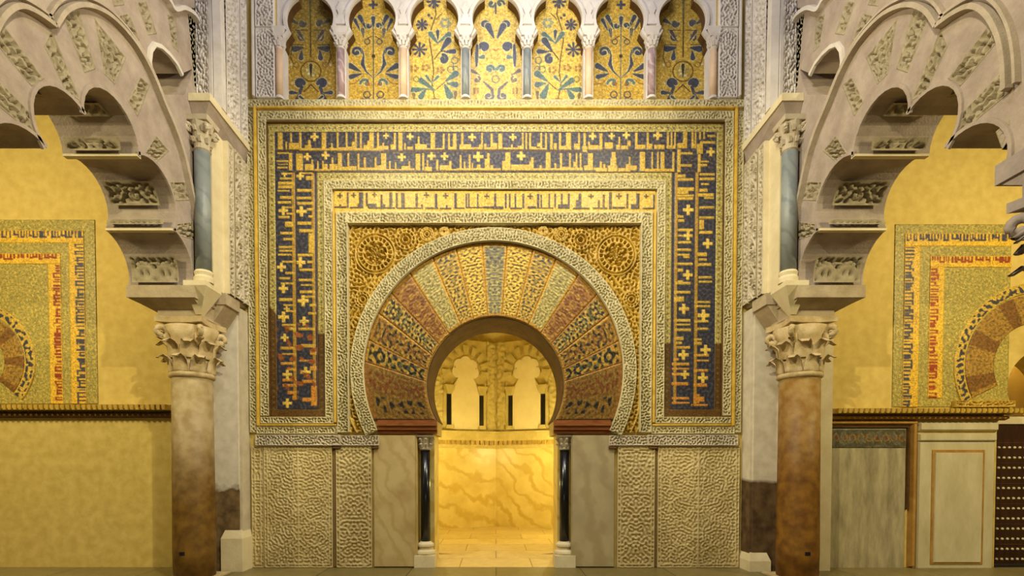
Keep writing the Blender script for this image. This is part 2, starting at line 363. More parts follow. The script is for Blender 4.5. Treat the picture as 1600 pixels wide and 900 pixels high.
# niche chamber behind the opening: eight sides, marble below, carved stucco above, a ribbed shell on top
NC = (0.0, 3.25); NR = 2.35
oct_ = [(NC[0] + NR * math.cos(math.radians(90 + 45 * k)), NC[1] + NR * math.sin(math.radians(90 + 45 * k))) for k in range(8)]
ZC0, ZC1, ZT = 2.06, 2.50, 4.85           # cornice bottom, cornice top, springing of the shell
mlow = MB(); mup = MB(); mcor = MB(); mden = MB()
for k in range(8):
    if k == 3 or k == 4: continue          # the two sides towards the hall
    a, b = np.array(oct_[k]), np.array(oct_[(k + 1) % 8])
    t = (b - a) / np.linalg.norm(b - a); nrm = np.array(NC) - (a + b) / 2; nrm /= np.linalg.norm(nrm); o = nrm * -0.25
    q = lambda e, z: (e[0], e[1], z)
    for m_, z0, z1 in ((mlow, 0, ZC0), (mup, ZC0, ZT)):
        m_.hexa([q(a, z0), q(b, z0), q(b + o, z0), q(a + o, z0)], [q(a, z1), q(b, z1), q(b + o, z1), q(a + o, z1)])
    for z0, z1, pr in ((ZC0, ZC0 + .05, .05), (ZC0 + .05, ZC0 + .2, .08), (ZC0 + .2, ZC1 - .05, .13), (ZC1 - .05, ZC1, .17)):
        s = nrm * pr; mcor.hexa([q(a, z0), q(b, z0), q(b + s, z0), q(a + s, z0)], [q(a, z1), q(b, z1), q(b + s, z1), q(a + s, z1)])
    Ld = np.linalg.norm(b - a); nn = 14
    for i in range(nn):
        c = a + t * Ld * (i + 0.5) / nn; e0 = c - t * 0.035; e1 = c + t * 0.035; s0 = nrm * .08; s1 = nrm * .12
        mden.hexa([q(e0 + s0, ZC0 + .09), q(e1 + s0, ZC0 + .09), q(e1 + s1, ZC0 + .09), q(e0 + s1, ZC0 + .09)], [q(e0 + s0, ZC0 + .2), q(e1 + s0, ZC0 + .2), q(e1 + s1, ZC0 + .2), q(e0 + s1, ZC0 + .2)])
structure(mlow.build('wall_niche', NICHEMARBLE), 'amber marble facing on the lower walls of the niche')
structure(mup.build('wall_niche_upper', NICHESTUCCO), 'carved stucco upper walls of the niche chamber')
cor = structure(mcor.build('trim_1', NICHESTUCCO), 'carved cornice running round the niche chamber')
mden.build('carved_dentils', GOLDREL, cor)
structure(MB().hexa([(p[0], p[1], -0.2) for p in oct_] , [(p[0], p[1], 0.0) for p in oct_]).build('floor_niche', NFLOOR), 'pale marble paving inside the niche')
structure(MB().box(U(651), U(897), 0.0, 1.2, -0.2, 0.001).build('floor_threshold', NFLOOR), 'marble threshold of the niche')
sv = []; sf = []; ns, nr = 64, 14
for j in range(nr + 1):
    e = math.pi / 2 * j / nr
    for i in range(ns):
        a = 2 * math.pi * i / ns; r = NR * 1.02 * math.cos(e) * (1 + 0.05 * abs(math.sin(4 * a)))
        sv.append((NC[0] + r * math.cos(a), NC[1] + r * math.sin(a), ZT - 0.02 + 1.5 * math.sin(e)))
for j in range(nr):
    sf += [(j * ns + i, j * ns + (i + 1) % ns, (j + 1) * ns + (i + 1) % ns, (j + 1) * ns + i) for i in range(ns)]
structure(mesh_obj('ceiling_niche', sv, sf, NICHESTUCCO), 'shell vault over the niche chamber')
# jambs below the arch, behind the two shafts, faced in amber marble
for s, ua, ub in ((-1, 651, 675), (1, 875, 897)):
    j_ = MB().box(U(ua), U(ub), 0.24, 0.85, 0, V(678)).build('wall_jamb_' + ('left' if s < 0 else 'right'), NICHEMARBLE); structure(j_)

# two blind arches on the back sides of the niche chamber
def blind_arch(k, side, label):
    a, b = np.array(oct_[k]), np.array(oct_[(k + 1) % 8])
    if side > 0: a, b = b, a                # a = the shared back corner on the axis
    if abs(a[0]) > 0.1: a, b = b, a
    t = (b - a) / np.linalg.norm(b - a); nrm = np.array(NC) - (a + b) / 2; nrm /= np.linalg.norm(nrm)
    def q(p, d): c = a + t * p[0] + nrm * d; return (c[0], c[1], p[1])
    root = thing('blind_arch', label, 'arch', q((0.75, ZC1), 0))
    c = 0.86; z0 = ZC1 + 0.05; zs = z0 + 1.05; hw = 0.375
    def lobed(r, n=7, a0=-12, a1=192, rad=.155):
        pts = []
        for i in range(n):
            w = math.radians(a0 + (a1 - a0) * i / (n - 1)); cx, cz = c + r * math.cos(w), zs + 0.46 + r * math.sin(w)
            for e in np.linspace(-80, 80, 7):
                v = w + math.radians(e); pts.append((cx + rad * math.cos(v), cz + rad * math.sin(v)))
        return pts
    head = lobed(.215, 5)
    m = MB().prism([[(c - hw, z0), (c + hw, z0), (c + hw, zs)] + head + [(c - hw, zs)]], q, 0.004, 0.035)
    m.build('plaster_panel', NICHEPANEL, root)
    for i in range(9):
        w = math.radians(-8 + 196 * i / 8)
        dx, dz = math.cos(w), math.sin(w); px_, pz_ = -dz, dx
        r0, r1, w0, w1 = .42, .64, .045, .08
        base = (c, zs + .46)
        quad = [(base[0] + dx * r0 - px_ * w0, base[1] + dz * r0 - pz_ * w0), (base[0] + dx * r0 + px_ * w0, base[1] + dz * r0 + pz_ * w0),
                (base[0] + dx * r1 + px_ * w1, base[1] + dz * r1 + pz_ * w1), (base[0] + dx * r1 - px_ * w1, base[1] + dz * r1 - pz_ * w1)]
        MB().prism([quad], q, 0.0, 0.07).build('voussoir', NICHESTUCCO, root)
    for e in (-1, 1):
        x = c + e * (hw + 0.07)
        MB().prism([[(x - .055, z0), (x + .055, z0), (x + .055, zs - .16), (x - .055, zs - .16)]], q, 0.0, 0.02).build('slot', BLACKM, root)
        MB().prism([[(x - .13, zs + .06), (x + .13, zs + .06), (x + .09, zs - .05), (x + .06, zs - .16), (x - .06, zs - .16), (x - .09, zs - .05)]], q, 0.0, 0.13).build('capital', NICHESTUCCO, root)
        MB().prism([[(x - .10, z0), (x + .10, z0), (x + .07, z0 + .1), (x - .07, z0 + .1)]], q, 0.0, 0.09).build('base', NICHESTUCCO, root)
    # carved side strips
    for x0, x1 in ((0.04, c - hw - .22), (c + hw + .22, 1.70)):
        n, m2 = int((ZT - z0) / .03), max(4, int((x1 - x0) / .03))
        h = carve(n, m2, 4.2, 60 + k, soft=.5); gx = np.linspace(x0, x1, m2)[None] * np.ones((n, 1)); gz = np.linspace(ZT, z0, n)[:, None] * np.ones((1, m2))
        hh = 0.008 + 0.035 * h; c3 = a[None, None] + t[None, None] * gx[..., None] + nrm[None, None] * hh[..., None]
        sheet('carved_ground', np.concatenate([c3, gz[..., None]], -1), NICHESTUCCO, root, back=(-nrm[0] * .02, -nrm[1] * .02, 0))
    return root
blind_arch(0, -1, 'lobed blind arch in the niche, left of the back corner')
blind_arch(7, 1, 'lobed blind arch in the niche, right of the back corner')

# soffit lining of the niche arch
lv = []; lf = []
nh = len(horseshoe)
for (a, b) in horseshoe:
    for d in (-0.0, 0.86): lv.append((U(a) * 0.995, d, V(b) - 0.0))
pts_o = [(U(a), V(b)) for a, b in horseshoe]
pts_i = [(U(OC[0]) + (x - U(OC[0])) * 0.985, V(OC[1]) + (z - V(OC[1])) * 0.985) for x, z in pts_o]
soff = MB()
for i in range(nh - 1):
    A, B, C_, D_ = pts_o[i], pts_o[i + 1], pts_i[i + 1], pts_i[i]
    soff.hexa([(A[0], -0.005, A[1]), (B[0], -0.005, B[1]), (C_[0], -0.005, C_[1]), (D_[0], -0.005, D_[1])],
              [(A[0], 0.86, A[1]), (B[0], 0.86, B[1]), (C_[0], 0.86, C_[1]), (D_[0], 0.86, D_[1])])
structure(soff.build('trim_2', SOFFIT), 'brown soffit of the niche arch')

# ------------------------------------------------------------------ carved and mosaic sheets on the back wall
STEP = 0.95
def grid(u0, u1, v0, v1, step=STEP):
    n = max(4, int(round(abs(v1 - v0) / step)) + 1); m = max(4, int(round(abs(u1 - u0) / step)) + 1)
    return np.meshgrid(np.linspace(u0, u1, m), np.linspace(v0, v1, n))
BACK = 'wall'                             # rims fold back onto the wall face
def carved(name, u0, u1, v0, v1, material, parent, base=0.02, depth=0.035, seed=1, kind='vine', wl=5.0, rim=1.3, symx=False, period=34.0, step=STEP, sub=None):
    uu, vv = grid(u0, u1, v0, v1, step); n, m = uu.shape
    if kind == 'vine': h = vine(n, m, step, seed, period, 0 if n > m else 1)
    else: h = carve(n, m, wl * .98 / step, seed, symx, cut=-.3, soft=.2); depth *= 1.2
    ed = np.minimum(np.minimum(uu - u0, u1 - uu), np.minimum(vv - v0, v1 - vv))
    h = np.where(ed < rim, 1.0, h)
    return sheet(name, W(uu, vv, base + depth * h), material, parent, back=BACK)
def bar(name, u0, u1, v0, v1, material, parent, h=0.06, back=-0.01):
    x0, x1 = sorted((U(u0), U(u1))); z0, z1 = sorted((V(v0), V(v1)))
    e = min(h * 0.4, (x1 - x0) * .3, (z1 - z0) * .3)
    m = MB().hexa([(x0, back, z0), (x1, back, z0), (x1, back, z1), (x0, back, z1)], [(x0 + e, -h, z0 + e), (x1 - e, -h, z0 + e), (x1 - e, -h, z1 - e), (x0 + e, -h, z1 - e)])
    return m.build(name, material, parent)

class Canvas:                               # colours of mosaic tesserae, laid on a grid over the wall
    def __init__(s, u0, u1, v0, v1, ground, step=1.0, seed=3, var=0.10):
        s.u, s.v = grid(u0, u1, v0, v1, step); s.c = np.ones(s.u.shape + (3,)) * ground; s.h = np.zeros(s.u.shape)
        s.soft = 0.55 * step; s.r = np.random.default_rng(seed); s.var = var
    def put(s, sd, col, h=0.0):
        t = sstep(s.soft, -s.soft, sd); s.c = mixc(s.c, col, t); s.h = np.maximum(s.h, t * h); return s
    def rect(s, u0, u1, v0, v1, col, h=0.0):
        return s.put(np.maximum(np.abs(s.u - (u0 + u1) / 2) - abs(u1 - u0) / 2, np.abs(s.v - (v0 + v1) / 2) - abs(v1 - v0) / 2), col, h)
    def disc(s, u, v, r, col, h=0.0): return s.put(np.hypot(s.u - u, s.v - v) - r, col, h)
    def ring(s, u, v, r, w, col, h=0.0): return s.put(np.abs(np.hypot(s.u - u, s.v - v) - r) - w / 2, col, h)
    def star(s, u, v, r, col, h=0.0):       # the small four-pointed cross
        x, y = np.abs(s.u - u), np.abs(s.v - v)
        return s.put(np.minimum(np.maximum(x - r * .30, y - r), np.maximum(x - r, y - r * .30)), col, h)
    def line(s, pts, w, col, h=0.0):        # tapered stroke: w a number or one width per point
        w = w if isinstance(w, (list, tuple)) else [w] * len(pts); best = np.full(s.u.shape, 1e9)
        for (a, b), (c, d), w0, w1 in zip(pts[:-1], pts[1:], w[:-1], w[1:]):
            L2 = (c - a) ** 2 + (d - b) ** 2 + 1e-9; t = np.clip(((s.u - a) * (c - a) + (s.v - b) * (d - b)) / L2, 0, 1)
            best = np.minimum(best, np.hypot(s.u - a - t * (c - a), s.v - b - t * (d - b)) - (w0 + (w1 - w0) * t) / 2)
        return s.put(best, col, h)
    def drop(s, u, v, du, dv, w, col): return s.line([(u, v), (u + du * .5, v + dv * .5), (u + du, v + dv)], [w * .25, w * .7, w], col)
    def spiral(s, u, v, r, a0, turns, w, col, n=16):
        pts = []; ws = []
        for i in range(n):
            t = i / (n - 1); a = a0 + turns * 2 * math.pi * t; q = r * (1 - .82 * t); pts.append((u + q * math.cos(a), v + q * math.sin(a))); ws.append(w * (1 - .1 * t))
        s.disc(*pts[-1], w * .8, col)
        return s.line(pts, ws, col)
    def mottle(s, col, wl=5, cut=0.5, amt=0.7, seed=1):
        t = sstep(cut - .3, cut + .3, noise(*s.u.shape, wl, seed)) * amt; s.c = mixc(s.c, col, t); return s
    def colours(s):
        return np.clip(s.c * (1 + s.var * s.r.standard_normal(s.u.shape))[..., None], 0, 1)
    def build(s, name, parent, base=0.02, material=None, pos=None):
        p = W(s.u, s.v, base + s.h) if pos is None else pos(s.u, s.v, base + s.h)
        return sheet(name, p, material or MOSAIC, parent, col=s.colours(), back=BACK if pos is None else None)

# ---- the great rectangular frame: gilded lines, carved borders, two-row inscription
frame = thing('mosaic_surround', 'broad rectangular mosaic surround with two rows of gold letters on dark blue', 'mosaic', (U(772), 0, V(680)))
def pi_strip(name, l, r, t, w, bottom, material, base, depth, seed, kind='vine', wl=4.6, parent=frame, wr=None):
    """three carved strips: left upright from u=l, right upright ending at u=r, lintel from v=t; width w."""
    wr = wr or w
    carved(name, l, l + w, t + w, bottom, material, parent, base, depth, seed, kind, wl)
    carved(name, r - wr, r, t + w, bottom, material, parent, base, depth, seed + 1, kind, wl)
    carved(name, l, r, t, t + w, material, parent, base, depth, seed + 2, kind, wl)
carved('carved_border', 390, 401, 177, 676, STUCCO, frame, 0.01, 0.035, 11, 'net', 4.6)
carved('carved_border', 1148, 1158, 177, 676, STUCCO, frame, 0.01, 0.035, 12, 'net', 4.6)
carved('carved_border', 390, 1158, 159, 170, STUCCO, frame, 0.015, 0.03, 13, 'net', 4.6)
for a in ((401, 406.5, 170, 667), (1142.5, 1148, 170, 667), (406.5, 1142.5, 170, 176.5)):
    bar('gilded_moulding', *a, GOLDLINE, frame, 0.09)
pi_strip('carved_border', 407, 1142, 177, 13, 650, STUCCO, 0.01, 0.04, 21, 'net', 4.4)
for a in ((420, 421.6, 193, 652), (1127.5, 1129, 193, 652), (420, 1129, 193, 195)):
    bar('dark_fillet', *a, SOFFIT, frame, 0.055)
def mottled(name, u0, u1, v0, v1, parent, seed, dark=None, base=0.02):
    c = Canvas(u0, u1, v0, v1, MOTT, 1.3, seed, .14).mottle(MOTTD, 3.2, .35, .8, seed).mottle(GOLD, 4.2, .75, .6, seed + 50)
    if dark is not None: c.put(dark(c.u, c.v), lin(84, 58, 20))
    L = (v1 - v0) if (v1 - v0) > (u1 - u0) else (u1 - u0)
    for k in range(int(L / 9)):             # a row of little rosettes
        q = (k + .5) * L / int(L / 9)
        c.disc((u0 + u1) / 2 if v1 - v0 > u1 - u0 else u0 + q, v0 + q if v1 - v0 > u1 - u0 else (v0 + v1) / 2, 1.7, lin(104, 84, 40))
    return c.build(name, parent, base)
mottled('mosaic_border', 421.6, 432, 208, 652, frame, 31, lambda u, v: 478 + (u - 421) * 1.3 - v)
mottled('mosaic_border', 1117, 1127.5, 208, 652, frame, 32, lambda u, v: 537 - v + 0 * u)
mottled('mosaic_border', 421.6, 1127.5, 195, 207.5, frame, 33)
mottled('mosaic_border', 497, 508, 284, 652, frame, 34, lambda u, v: 522 - v + 0 * u)
mottled('mosaic_border', 1038, 1048, 284, 652, frame, 35, lambda u, v: 537 - v + 0 * u)
mottled('mosaic_border', 497, 1048, 271, 284, frame, 36)
def brown_foot(u0, u1):
    c = Canvas(u0, u1, 640, 652, lin(92, 64, 24), 1.3, 5, .12); c.build('mosaic_foot', frame, 0.024)

# gold letters, transcribed stroke by stroke: (left, right, top, bottom) in photo pixels
K = 8.889
R1 = []; R2 = []; S1 = []; S2 = []
def add(dst, x0, k, y0, items):
    for a, b, c, d in items: dst.append((x0 + a / k, x0 + b / k, y0 + c / k, y0 + d / k))
def adds(dst, x0, k, y0, items):
    for a, b, r in items: dst.append((x0 + a / k, y0 + b / k, r / k * 1.1))
add(R1, 420, K, 190, [(150,215,165,400),(255,275,290,400),(320,345,170,300),(300,440,310,400),(445,475,165,400),(520,610,340,405),(565,600,270,400),(755,815,165,400),(860,915,370,400),(885,900,310,400),(960,985,165,400),(985,1090,370,400),(1085,1110,165,400),(1110,1200,360,400),(1170,1210,290,380),(1210,1235,165,400),(1280,1305,165,400),(1330,1390,340,410),(1380,1410,280,400),(1410,1470,165,400),(1515,1542,165,400),(1560,1600,350,400),(440,1600,383,412)])
adds(S1, 420, K, 190, [(655,225,50)])
add(R1, 590, K, 190, [(10,30,180,400),(0,160,350,400),(80,100,310,400),(190,240,330,400),(235,265,170,400),(300,355,165,410),(380,400,310,400),(420,500,360,400),(530,600,320,400),(565,590,220,400),(600,690,330,400),(745,805,170,400),(690,910,380,400),(910,935,180,400),(985,1010,180,400),(1050,1100,180,400),(1010,1100,360,400),(1165,1195,170,400),(1140,1300,330,400),(1300,1420,370,400),(1440,1465,170,400),(1410,1450,330,400),(1480,1510,320,400),(1510,1600,370,400),(1575,1600,180,400)])
adds(S1, 590, K, 190, [(130,210,36),(460,220,42),(1315,230,48)])
add(R1, 760, K, 190, [(60,85,180,400),(90,150,310,400),(165,220,180,400),(0,60,370,400),(345,360,330,400),(230,430,375,400),(430,510,350,400),(490,515,170,400),(540,560,170,400),(590,615,170,400),(600,690,360,400),(700,770,310,360),(745,770,170,400),(690,830,380,400),(810,835,170,400),(880,915,180,400),(930,970,310,400),(1000,1030,170,400),(1000,1170,350,400),(1100,1165,170,400),(1210,1265,320,400),(1265,1290,170,400),(1340,1370,170,350),(1325,1390,350,430),(1405,1425,290,400),(1425,1545,340,400),(1560,1590,180,400)])
adds(S1, 760, K, 190, [(365,230,44),(1465,215,46)])
add(R1, 930, 8, 190, [(0,40,310,355),(45,80,160,355),(110,210,270,350),(250,300,300,355),(280,300,200,355),(310,400,310,355),(390,430,250,320),(485,515,150,355),(510,615,300,355),(630,655,150,355),(630,700,290,355),(725,850,300,355),(880,905,140,345),(930,945,140,345),(970,990,140,345),(880,990,310,350),(1010,1090,280,345),(1080,1130,140,345),(1185,1210,140,335),(1225,1245,140,335),(1185,1245,290,345)])
adds(S1, 930, 8, 190, [(195,190,36),(375,180,42),(765,185,50)])
add(R2, 420, K, 190, [(400,490,460,690),(520,640,600,690),(610,630,540,690),(690,705,560,690),(650,860,670,695),(760,775,560,690),(760,830,600,690),(890,910,510,600),(860,970,600,690),(975,1030,450,690),(1030,1110,640,690),(1105,1130,450,690),(1110,1230,630,690),(1245,1270,460,690),(1330,1360,510,690),(1270,1600,650,690),(1480,1510,510,690),(1580,1600,460,690)])
adds(S2, 420, K, 190, [(555,500,46),(805,480,50)])
add(R2, 590, K, 190, [(60,130,450,690),(0,60,620,690),(170,190,560,690),(250,270,580,690),(130,340,670,690),(340,440,630,690),(440,460,560,690),(460,520,660,690),(535,600,460,690),(628,655,450,690),(690,710,550,690),(660,760,640,700),(820,850,540,690),(870,1000,620,690),(1000,1030,560,690),(1000,1130,670,690),(1145,1170,480,690),(1100,1600,660,690),(1205,1220,570,690),(1270,1295,470,690),(1310,1330,590,690),(1380,1430,610,690),(1490,1555,530,690),(1530,1555,460,690),(1570,1600,620,690)])
adds(S2, 590, K, 190, [(345,505,50),(755,490,50),(935,495,46),(1400,500,62)])
add(R2, 760, K, 190, [(10,40,450,690),(60,90,620,690),(0,200,660,690),(220,265,560,690),(260,330,440,690),(340,600,610,690),(615,650,510,690),(590,640,570,690),(650,820,660,690),(735,765,620,690),(820,885,440,690),(890,1060,660,690),(940,965,590,690),(1015,1045,450,690),(1050,1160,640,690),(1140,1165,450,690),(1235,1255,450,690),(1200,1240,570,640),(1290,1310,450,690),(1160,1330,650,690),(1350,1470,620,690),(1400,1470,450,690),(1480,1600,650,690),(1565,1590,570,690)])
adds(S2, 760, K, 190, [(480,490,55)])
add(R2, 930, 8, 190, [(0,140,590,635),(50,75,510,635),(90,120,540,600),(150,270,560,635),(180,255,460,635),(195,245,390,500),(280,400,590,635),(370,430,540,635),(410,430,450,635),(430,510,560,620),(545,610,390,630),(610,700,600,635),(690,710,390,630),(760,780,390,635),(805,850,390,635),(700,960,600,635),(950,975,390,635)])
add(R2, 420, K, 190, [(140,300,440,462),(130,290,550,572),(140,280,640,662),(300,345,450,690),(150,290,600,612)])
add(R2, 930, 8, 190, [(1380,1480,178,205),(1290,1480,258,285),(1255,1325,290,410),(1050,1200,395,422),(1010,1050,360,645),(1050,1190,545,572),(1265,1300,420,645),(1290,1400,500,520),(1300,1380,540,568),(1330,1350,140,230),(1280,1300,130,235)]); adds(S2, 930, 8, 190, [(1425,390,48)])
top = Canvas(432, 1117, 207.5, 271, NAVY, 1.0, 41, .13).mottle(SLATE, 7, .5, .7, 6)
top.rect(434, 1000, 236.2, 238.4, lin(70, 50, 26)); top.rect(464, 1085, 269.4, 271, lin(70, 44, 20))
for (L, S) in ((R1, S1), (R2, S2)):
    for a, b, c, d in L:
        w = max(b - a, 2.4); mid = (a + b) / 2; top.rect(mid - w / 2, mid + w / 2, c, d, GOLD, 0.006)
    for a, b, r in S: top.star(a, b, r, BRIGHTG, 0.006)
top.mottle(GOLDD, 6, 1.0, .25, 8)
top.build('inscription_band', frame, 0.02)
# uprights: letters turned sideways
KL = 4.09; KM = 3.913
def upright(u0, u1, v0, v1, bars, stars, bases, seed, clear, lower):
    c = Canvas(u0, u1, v0, v1, NAVY, 1.0, seed, .13).mottle(SLATE, 7, .5, .6, seed)
    gold = lambda v: mixc(GOLD, lin(190, 120, 40), np.array(float(np.clip((v - 520) / 100, 0, .8))))
    for a, b, p, q in bases: c.rect(a, b, p, q, GOLDD, 0.006)
    for a, b, p, q in bars:
        w = max(q - p, 2.6); m_ = (p + q) / 2; c.rect(a, b, m_ - w / 2, m_ + w / 2, gold(m_), 0.006)
    for a, b, r in stars: c.star(a, b, r, BRIGHTG, 0.006)
    c.put(sstep(0, 1, noise(*c.u.shape, 16, seed + 9)) * -3 + 1.8 + np.clip(560 - c.v, 0, 99), RUST) if lower else None
    c.rect(u0, u1, v1 - 14, v1, lin(84, 60, 24)) if clear else None
    return c
bl, sl, kl = [], [], []
add(bl, 410, KL, 230, [(110,205,62,80),(110,205,95,112),(120,200,125,150),(130,200,168,178),(120,200,200,212),(110,210,226,245),(110,205,250,268),(105,180,280,288),(120,205,318,335),(105,190,350,365),(150,205,385,395),(160,205,425,435),(110,180,445,458),(150,205,480,515),(120,205,545,562),(140,205,585,600),(110,200,635,650),(110,200,660,672),(105,190,685,697),(130,205,730,742),(150,210,800,815),(110,180,835,848),(120,205,868,880),
                       (250,330,165,176),(285,330,190,215),(230,330,272,290),(225,320,322,338),(230,330,355,372),(290,330,395,410),(300,330,440,455),(230,320,480,500),(240,330,528,548),(300,335,555,680),(230,330,685,702),(290,330,730,745),(240,330,780,795),(235,330,845,860),(250,330,880,890)])
add(bl, 410, KM, 440, [(105,190,105,122),(130,205,142,152),(150,205,180,188),(120,205,262,275),(140,205,282,300),(110,200,400,418),(120,205,440,450),(110,200,495,510),(150,205,530,545),(120,205,595,612),(120,210,628,645),(150,215,670,690),(180,215,700,725),
                       (230,325,58,74),(240,325,90,102),(290,330,140,155),(280,330,190,204),(220,320,285,300),(235,325,385,405),(290,330,430,450),(225,310,482,490),(290,330,520,545),(240,325,603,622),(240,330,712,735),(295,330,640,760)])
adds(sl, 410, KL, 230, [(140,410,26),(250,190,22),(255,415,30),(125,770,26),(245,740,30),(150,178,16)])
adds(sl, 410, KM, 440, [(130,45,26),(130,220,30),(150,170,16),(135,345,22),(150,570,26),(148,745,26),(250,120,30),(255,245,26),(262,555,28)])
kl = [(457.5, 462.5, 240, 625), (488.5, 493, 272, 632)]
cl = upright(432, 496.5, 271, 640, bl, sl, kl, 51, False, False); 
cl.rect(463, 464.5, 271, 640, lin(60, 44, 24)); cl.rect(494.6, 496.5, 271, 640, lin(70, 44, 22))
# rust patches where the tesserae were renewed
cl.put(np.maximum(np.abs(cl.v - 555) - 55, 1.6 - 1.6 * noise(*cl.u.shape, 18, 77)), lin(140, 80, 36))
cl.build('inscription_band', frame, 0.02); brown_foot(421.6, 508)
br_, sr, kr = [], [], []
add(br_, 1030, KL, 230, [(110,215,35,48),(110,215,115,130),(110,160,150,165),(110,160,180,198),(110,210,204,220),(110,215,262,285),(110,180,285,305),(110,215,308,322),(110,210,326,342),(115,155,465,482),(110,150,440,455),(115,210,525,542),(115,150,565,575),(115,200,605,620),(110,200,652,667),(110,190,686,698),(150,190,700,712),(115,210,742,757),(115,150,780,800),(115,150,855,880),
                          (250,310,88,105),(250,300,120,132),(250,345,172,186),(250,345,200,216),(260,310,236,246),(250,300,270,290),(240,340,300,320),(280,340,325,335),(250,345,382,397),(250,345,447,462),(250,280,470,530),(250,335,540,558),(240,300,678,700),(250,300,715,728),(240,330,745,762),(250,335,828,842),(250,335,858,870)])
add(br_, 1030, KM, 440, [(95,190,5,20),(90,190,60,76),(90,150,95,125),(90,190,232,248),(95,190,262,270),(95,195,290,305),(95,150,340,360),(100,140,370,385),(95,190,398,412),(90,120,470,485),(80,185,498,515),(80,185,530,540),(80,185,560,575),(75,180,618,636),(80,185,708,722),(80,190,738,748),
                          (215,310,122,134),(215,310,148,160),(215,300,238,252),(220,300,285,297),(215,260,350,362),(215,260,372,388),(215,305,445,460),(220,305,480,490),(215,300,538,552),(210,295,625,645),(215,250,690,745),(245,280,705,735),(200,300,750,762)])
adds(sr, 1030, KL, 230, [(180,405,30),(180,570,26),(180,820,28),(320,35,22),(305,620,28)])
adds(sr, 1030, KM, 440, [(150,170,28),(150,450,28),(160,570,24),(270,210,32),(285,420,28),(270,590,28)])
kr = [(1053, 1057.5, 236, 632), (1085, 1089.5, 236, 632)]
cr = upright(1048, 1117, 271, 640, br_, sr, kr, 52, False, False)
cr.rect(1083, 1084.4, 271, 640, lin(60, 44, 24)); cr.rect(1048, 1050, 271, 640, lin(60, 40, 22))
cr.build('inscription_band', frame, 0.02); brown_foot(1038, 1127.5)
# bottoms of the frame, inner gilded line and inner carved borders
for (a, b) in ((407, 521), (1024, 1142)):
    carved('carved_border', a, b, 652, 662, STUCCO, frame, 0.01, 0.04, int(a), 'net', 4.4)
    carved('carved_border', a - 6, b + 6, 667, 678, STUCCO, frame, 0.02, 0.035, int(a) + 7, 'net', 4.4)
bar('gilded_moulding', 406.5, 527, 662, 667, GOLDLINE, frame, 0.08); bar('gilded_moulding', 1018, 1142.5, 662, 667, GOLDLINE, frame, 0.08)
carved('carved_border', 508.5, 521, 298, 652, STUCCO, frame, 0.01, 0.04, 61, 'net', 4.4)
carved('carved_border', 1025, 1037.5, 298, 652, STUCCO, frame, 0.01, 0.04, 62, 'net', 4.4)
carved('carved_border', 508.5, 1037.5, 284.5, 298, STUCCO, frame, 0.01, 0.04, 63, 'net', 4.4)
bar('gilded_moulding', 521, 527, 331, 662, GOLDLINE, frame, 0.08); bar('gilded_moulding', 1018, 1024, 331, 662, GOLDLINE, frame, 0.08)

# ---- upper inscription: dark letters on gold
ins = thing('lettered_mosaic', 'long gold mosaic strip with one row of dark letters above the arch', 'mosaic', (U(772), 0, V(334)))
c = Canvas(523.5, 1023, 299.5, 334, mixc(GOLD, BRIGHTG, np.array(.5)), 1.0, 43, .12)
LI, SI = [], []
add(LI, 510, 5.926, 280, [(200,215,130,270),(310,350,130,275),(375,390,135,250),(390,470,235,275),(510,525,150,285),(590,615,130,275),(650,665,135,275),(700,730,135,275),(830,850,140,280),(1005,1030,140,275),(1185,1210,135,278),(1290,1302,140,270),(1314,1326,140,270),(1395,1410,140,280),(1560,1570,140,278),(80,200,258,275),(225,330,262,278),(400,640,265,280),(660,900,268,282),(920,1040,266,284),(1050,1160,270,286),(1180,1280,268,282),(1290,1450,262,276),(1450,1600,258,278),(130,145,240,270),(300,315,230,275),(520,550,240,280),(880,895,240,280),(1110,1120,245,280)])
add(LI, 770, 5.926, 280, [(15,25,140,275),(110,130,140,275),(152,162,140,270),(203,215,140,270),(272,292,140,275),(405,430,140,278),(440,455,150,275),(515,525,140,275),(568,582,140,270),(630,642,140,250),(690,710,140,280),(790,815,140,285),(765,795,200,280),(1015,1027,150,275),(970,982,200,280),(1070,1095,130,285),(1230,1245,140,278),(1320,1350,140,285),(1475,1490,150,285),(0,100,258,285),(160,270,268,285),(320,400,255,280),(430,560,268,280),(600,700,240,280),(740,890,270,286),(920,1060,268,284),(1100,1220,262,282),(1270,1330,240,285),(1380,1490,270,285)])
adds(SI, 510, 5.926, 280, [(135,160,24),(262,155,22),(453,150,20),(930,155,24),(1107,160,24),(1485,165,22)]); adds(SI, 770, 5.926, 280, [(345,165,24),(905,165,20),(1160,165,24),(1410,165,20)])
for a, b, p, q in LI:
    w = max(b - a, 2.9); m_ = (a + b) / 2; c.rect(m_ - w / 2, m_ + w / 2, p, q, lin(58, 52, 54), 0.006)
for a, b, r in SI: c.star(a, b, r, lin(58, 48, 34), 0.006)
c.mottle(GOLDD, 6, .9, .4, 9); c.build('letter_mosaic', ins, 0.02)

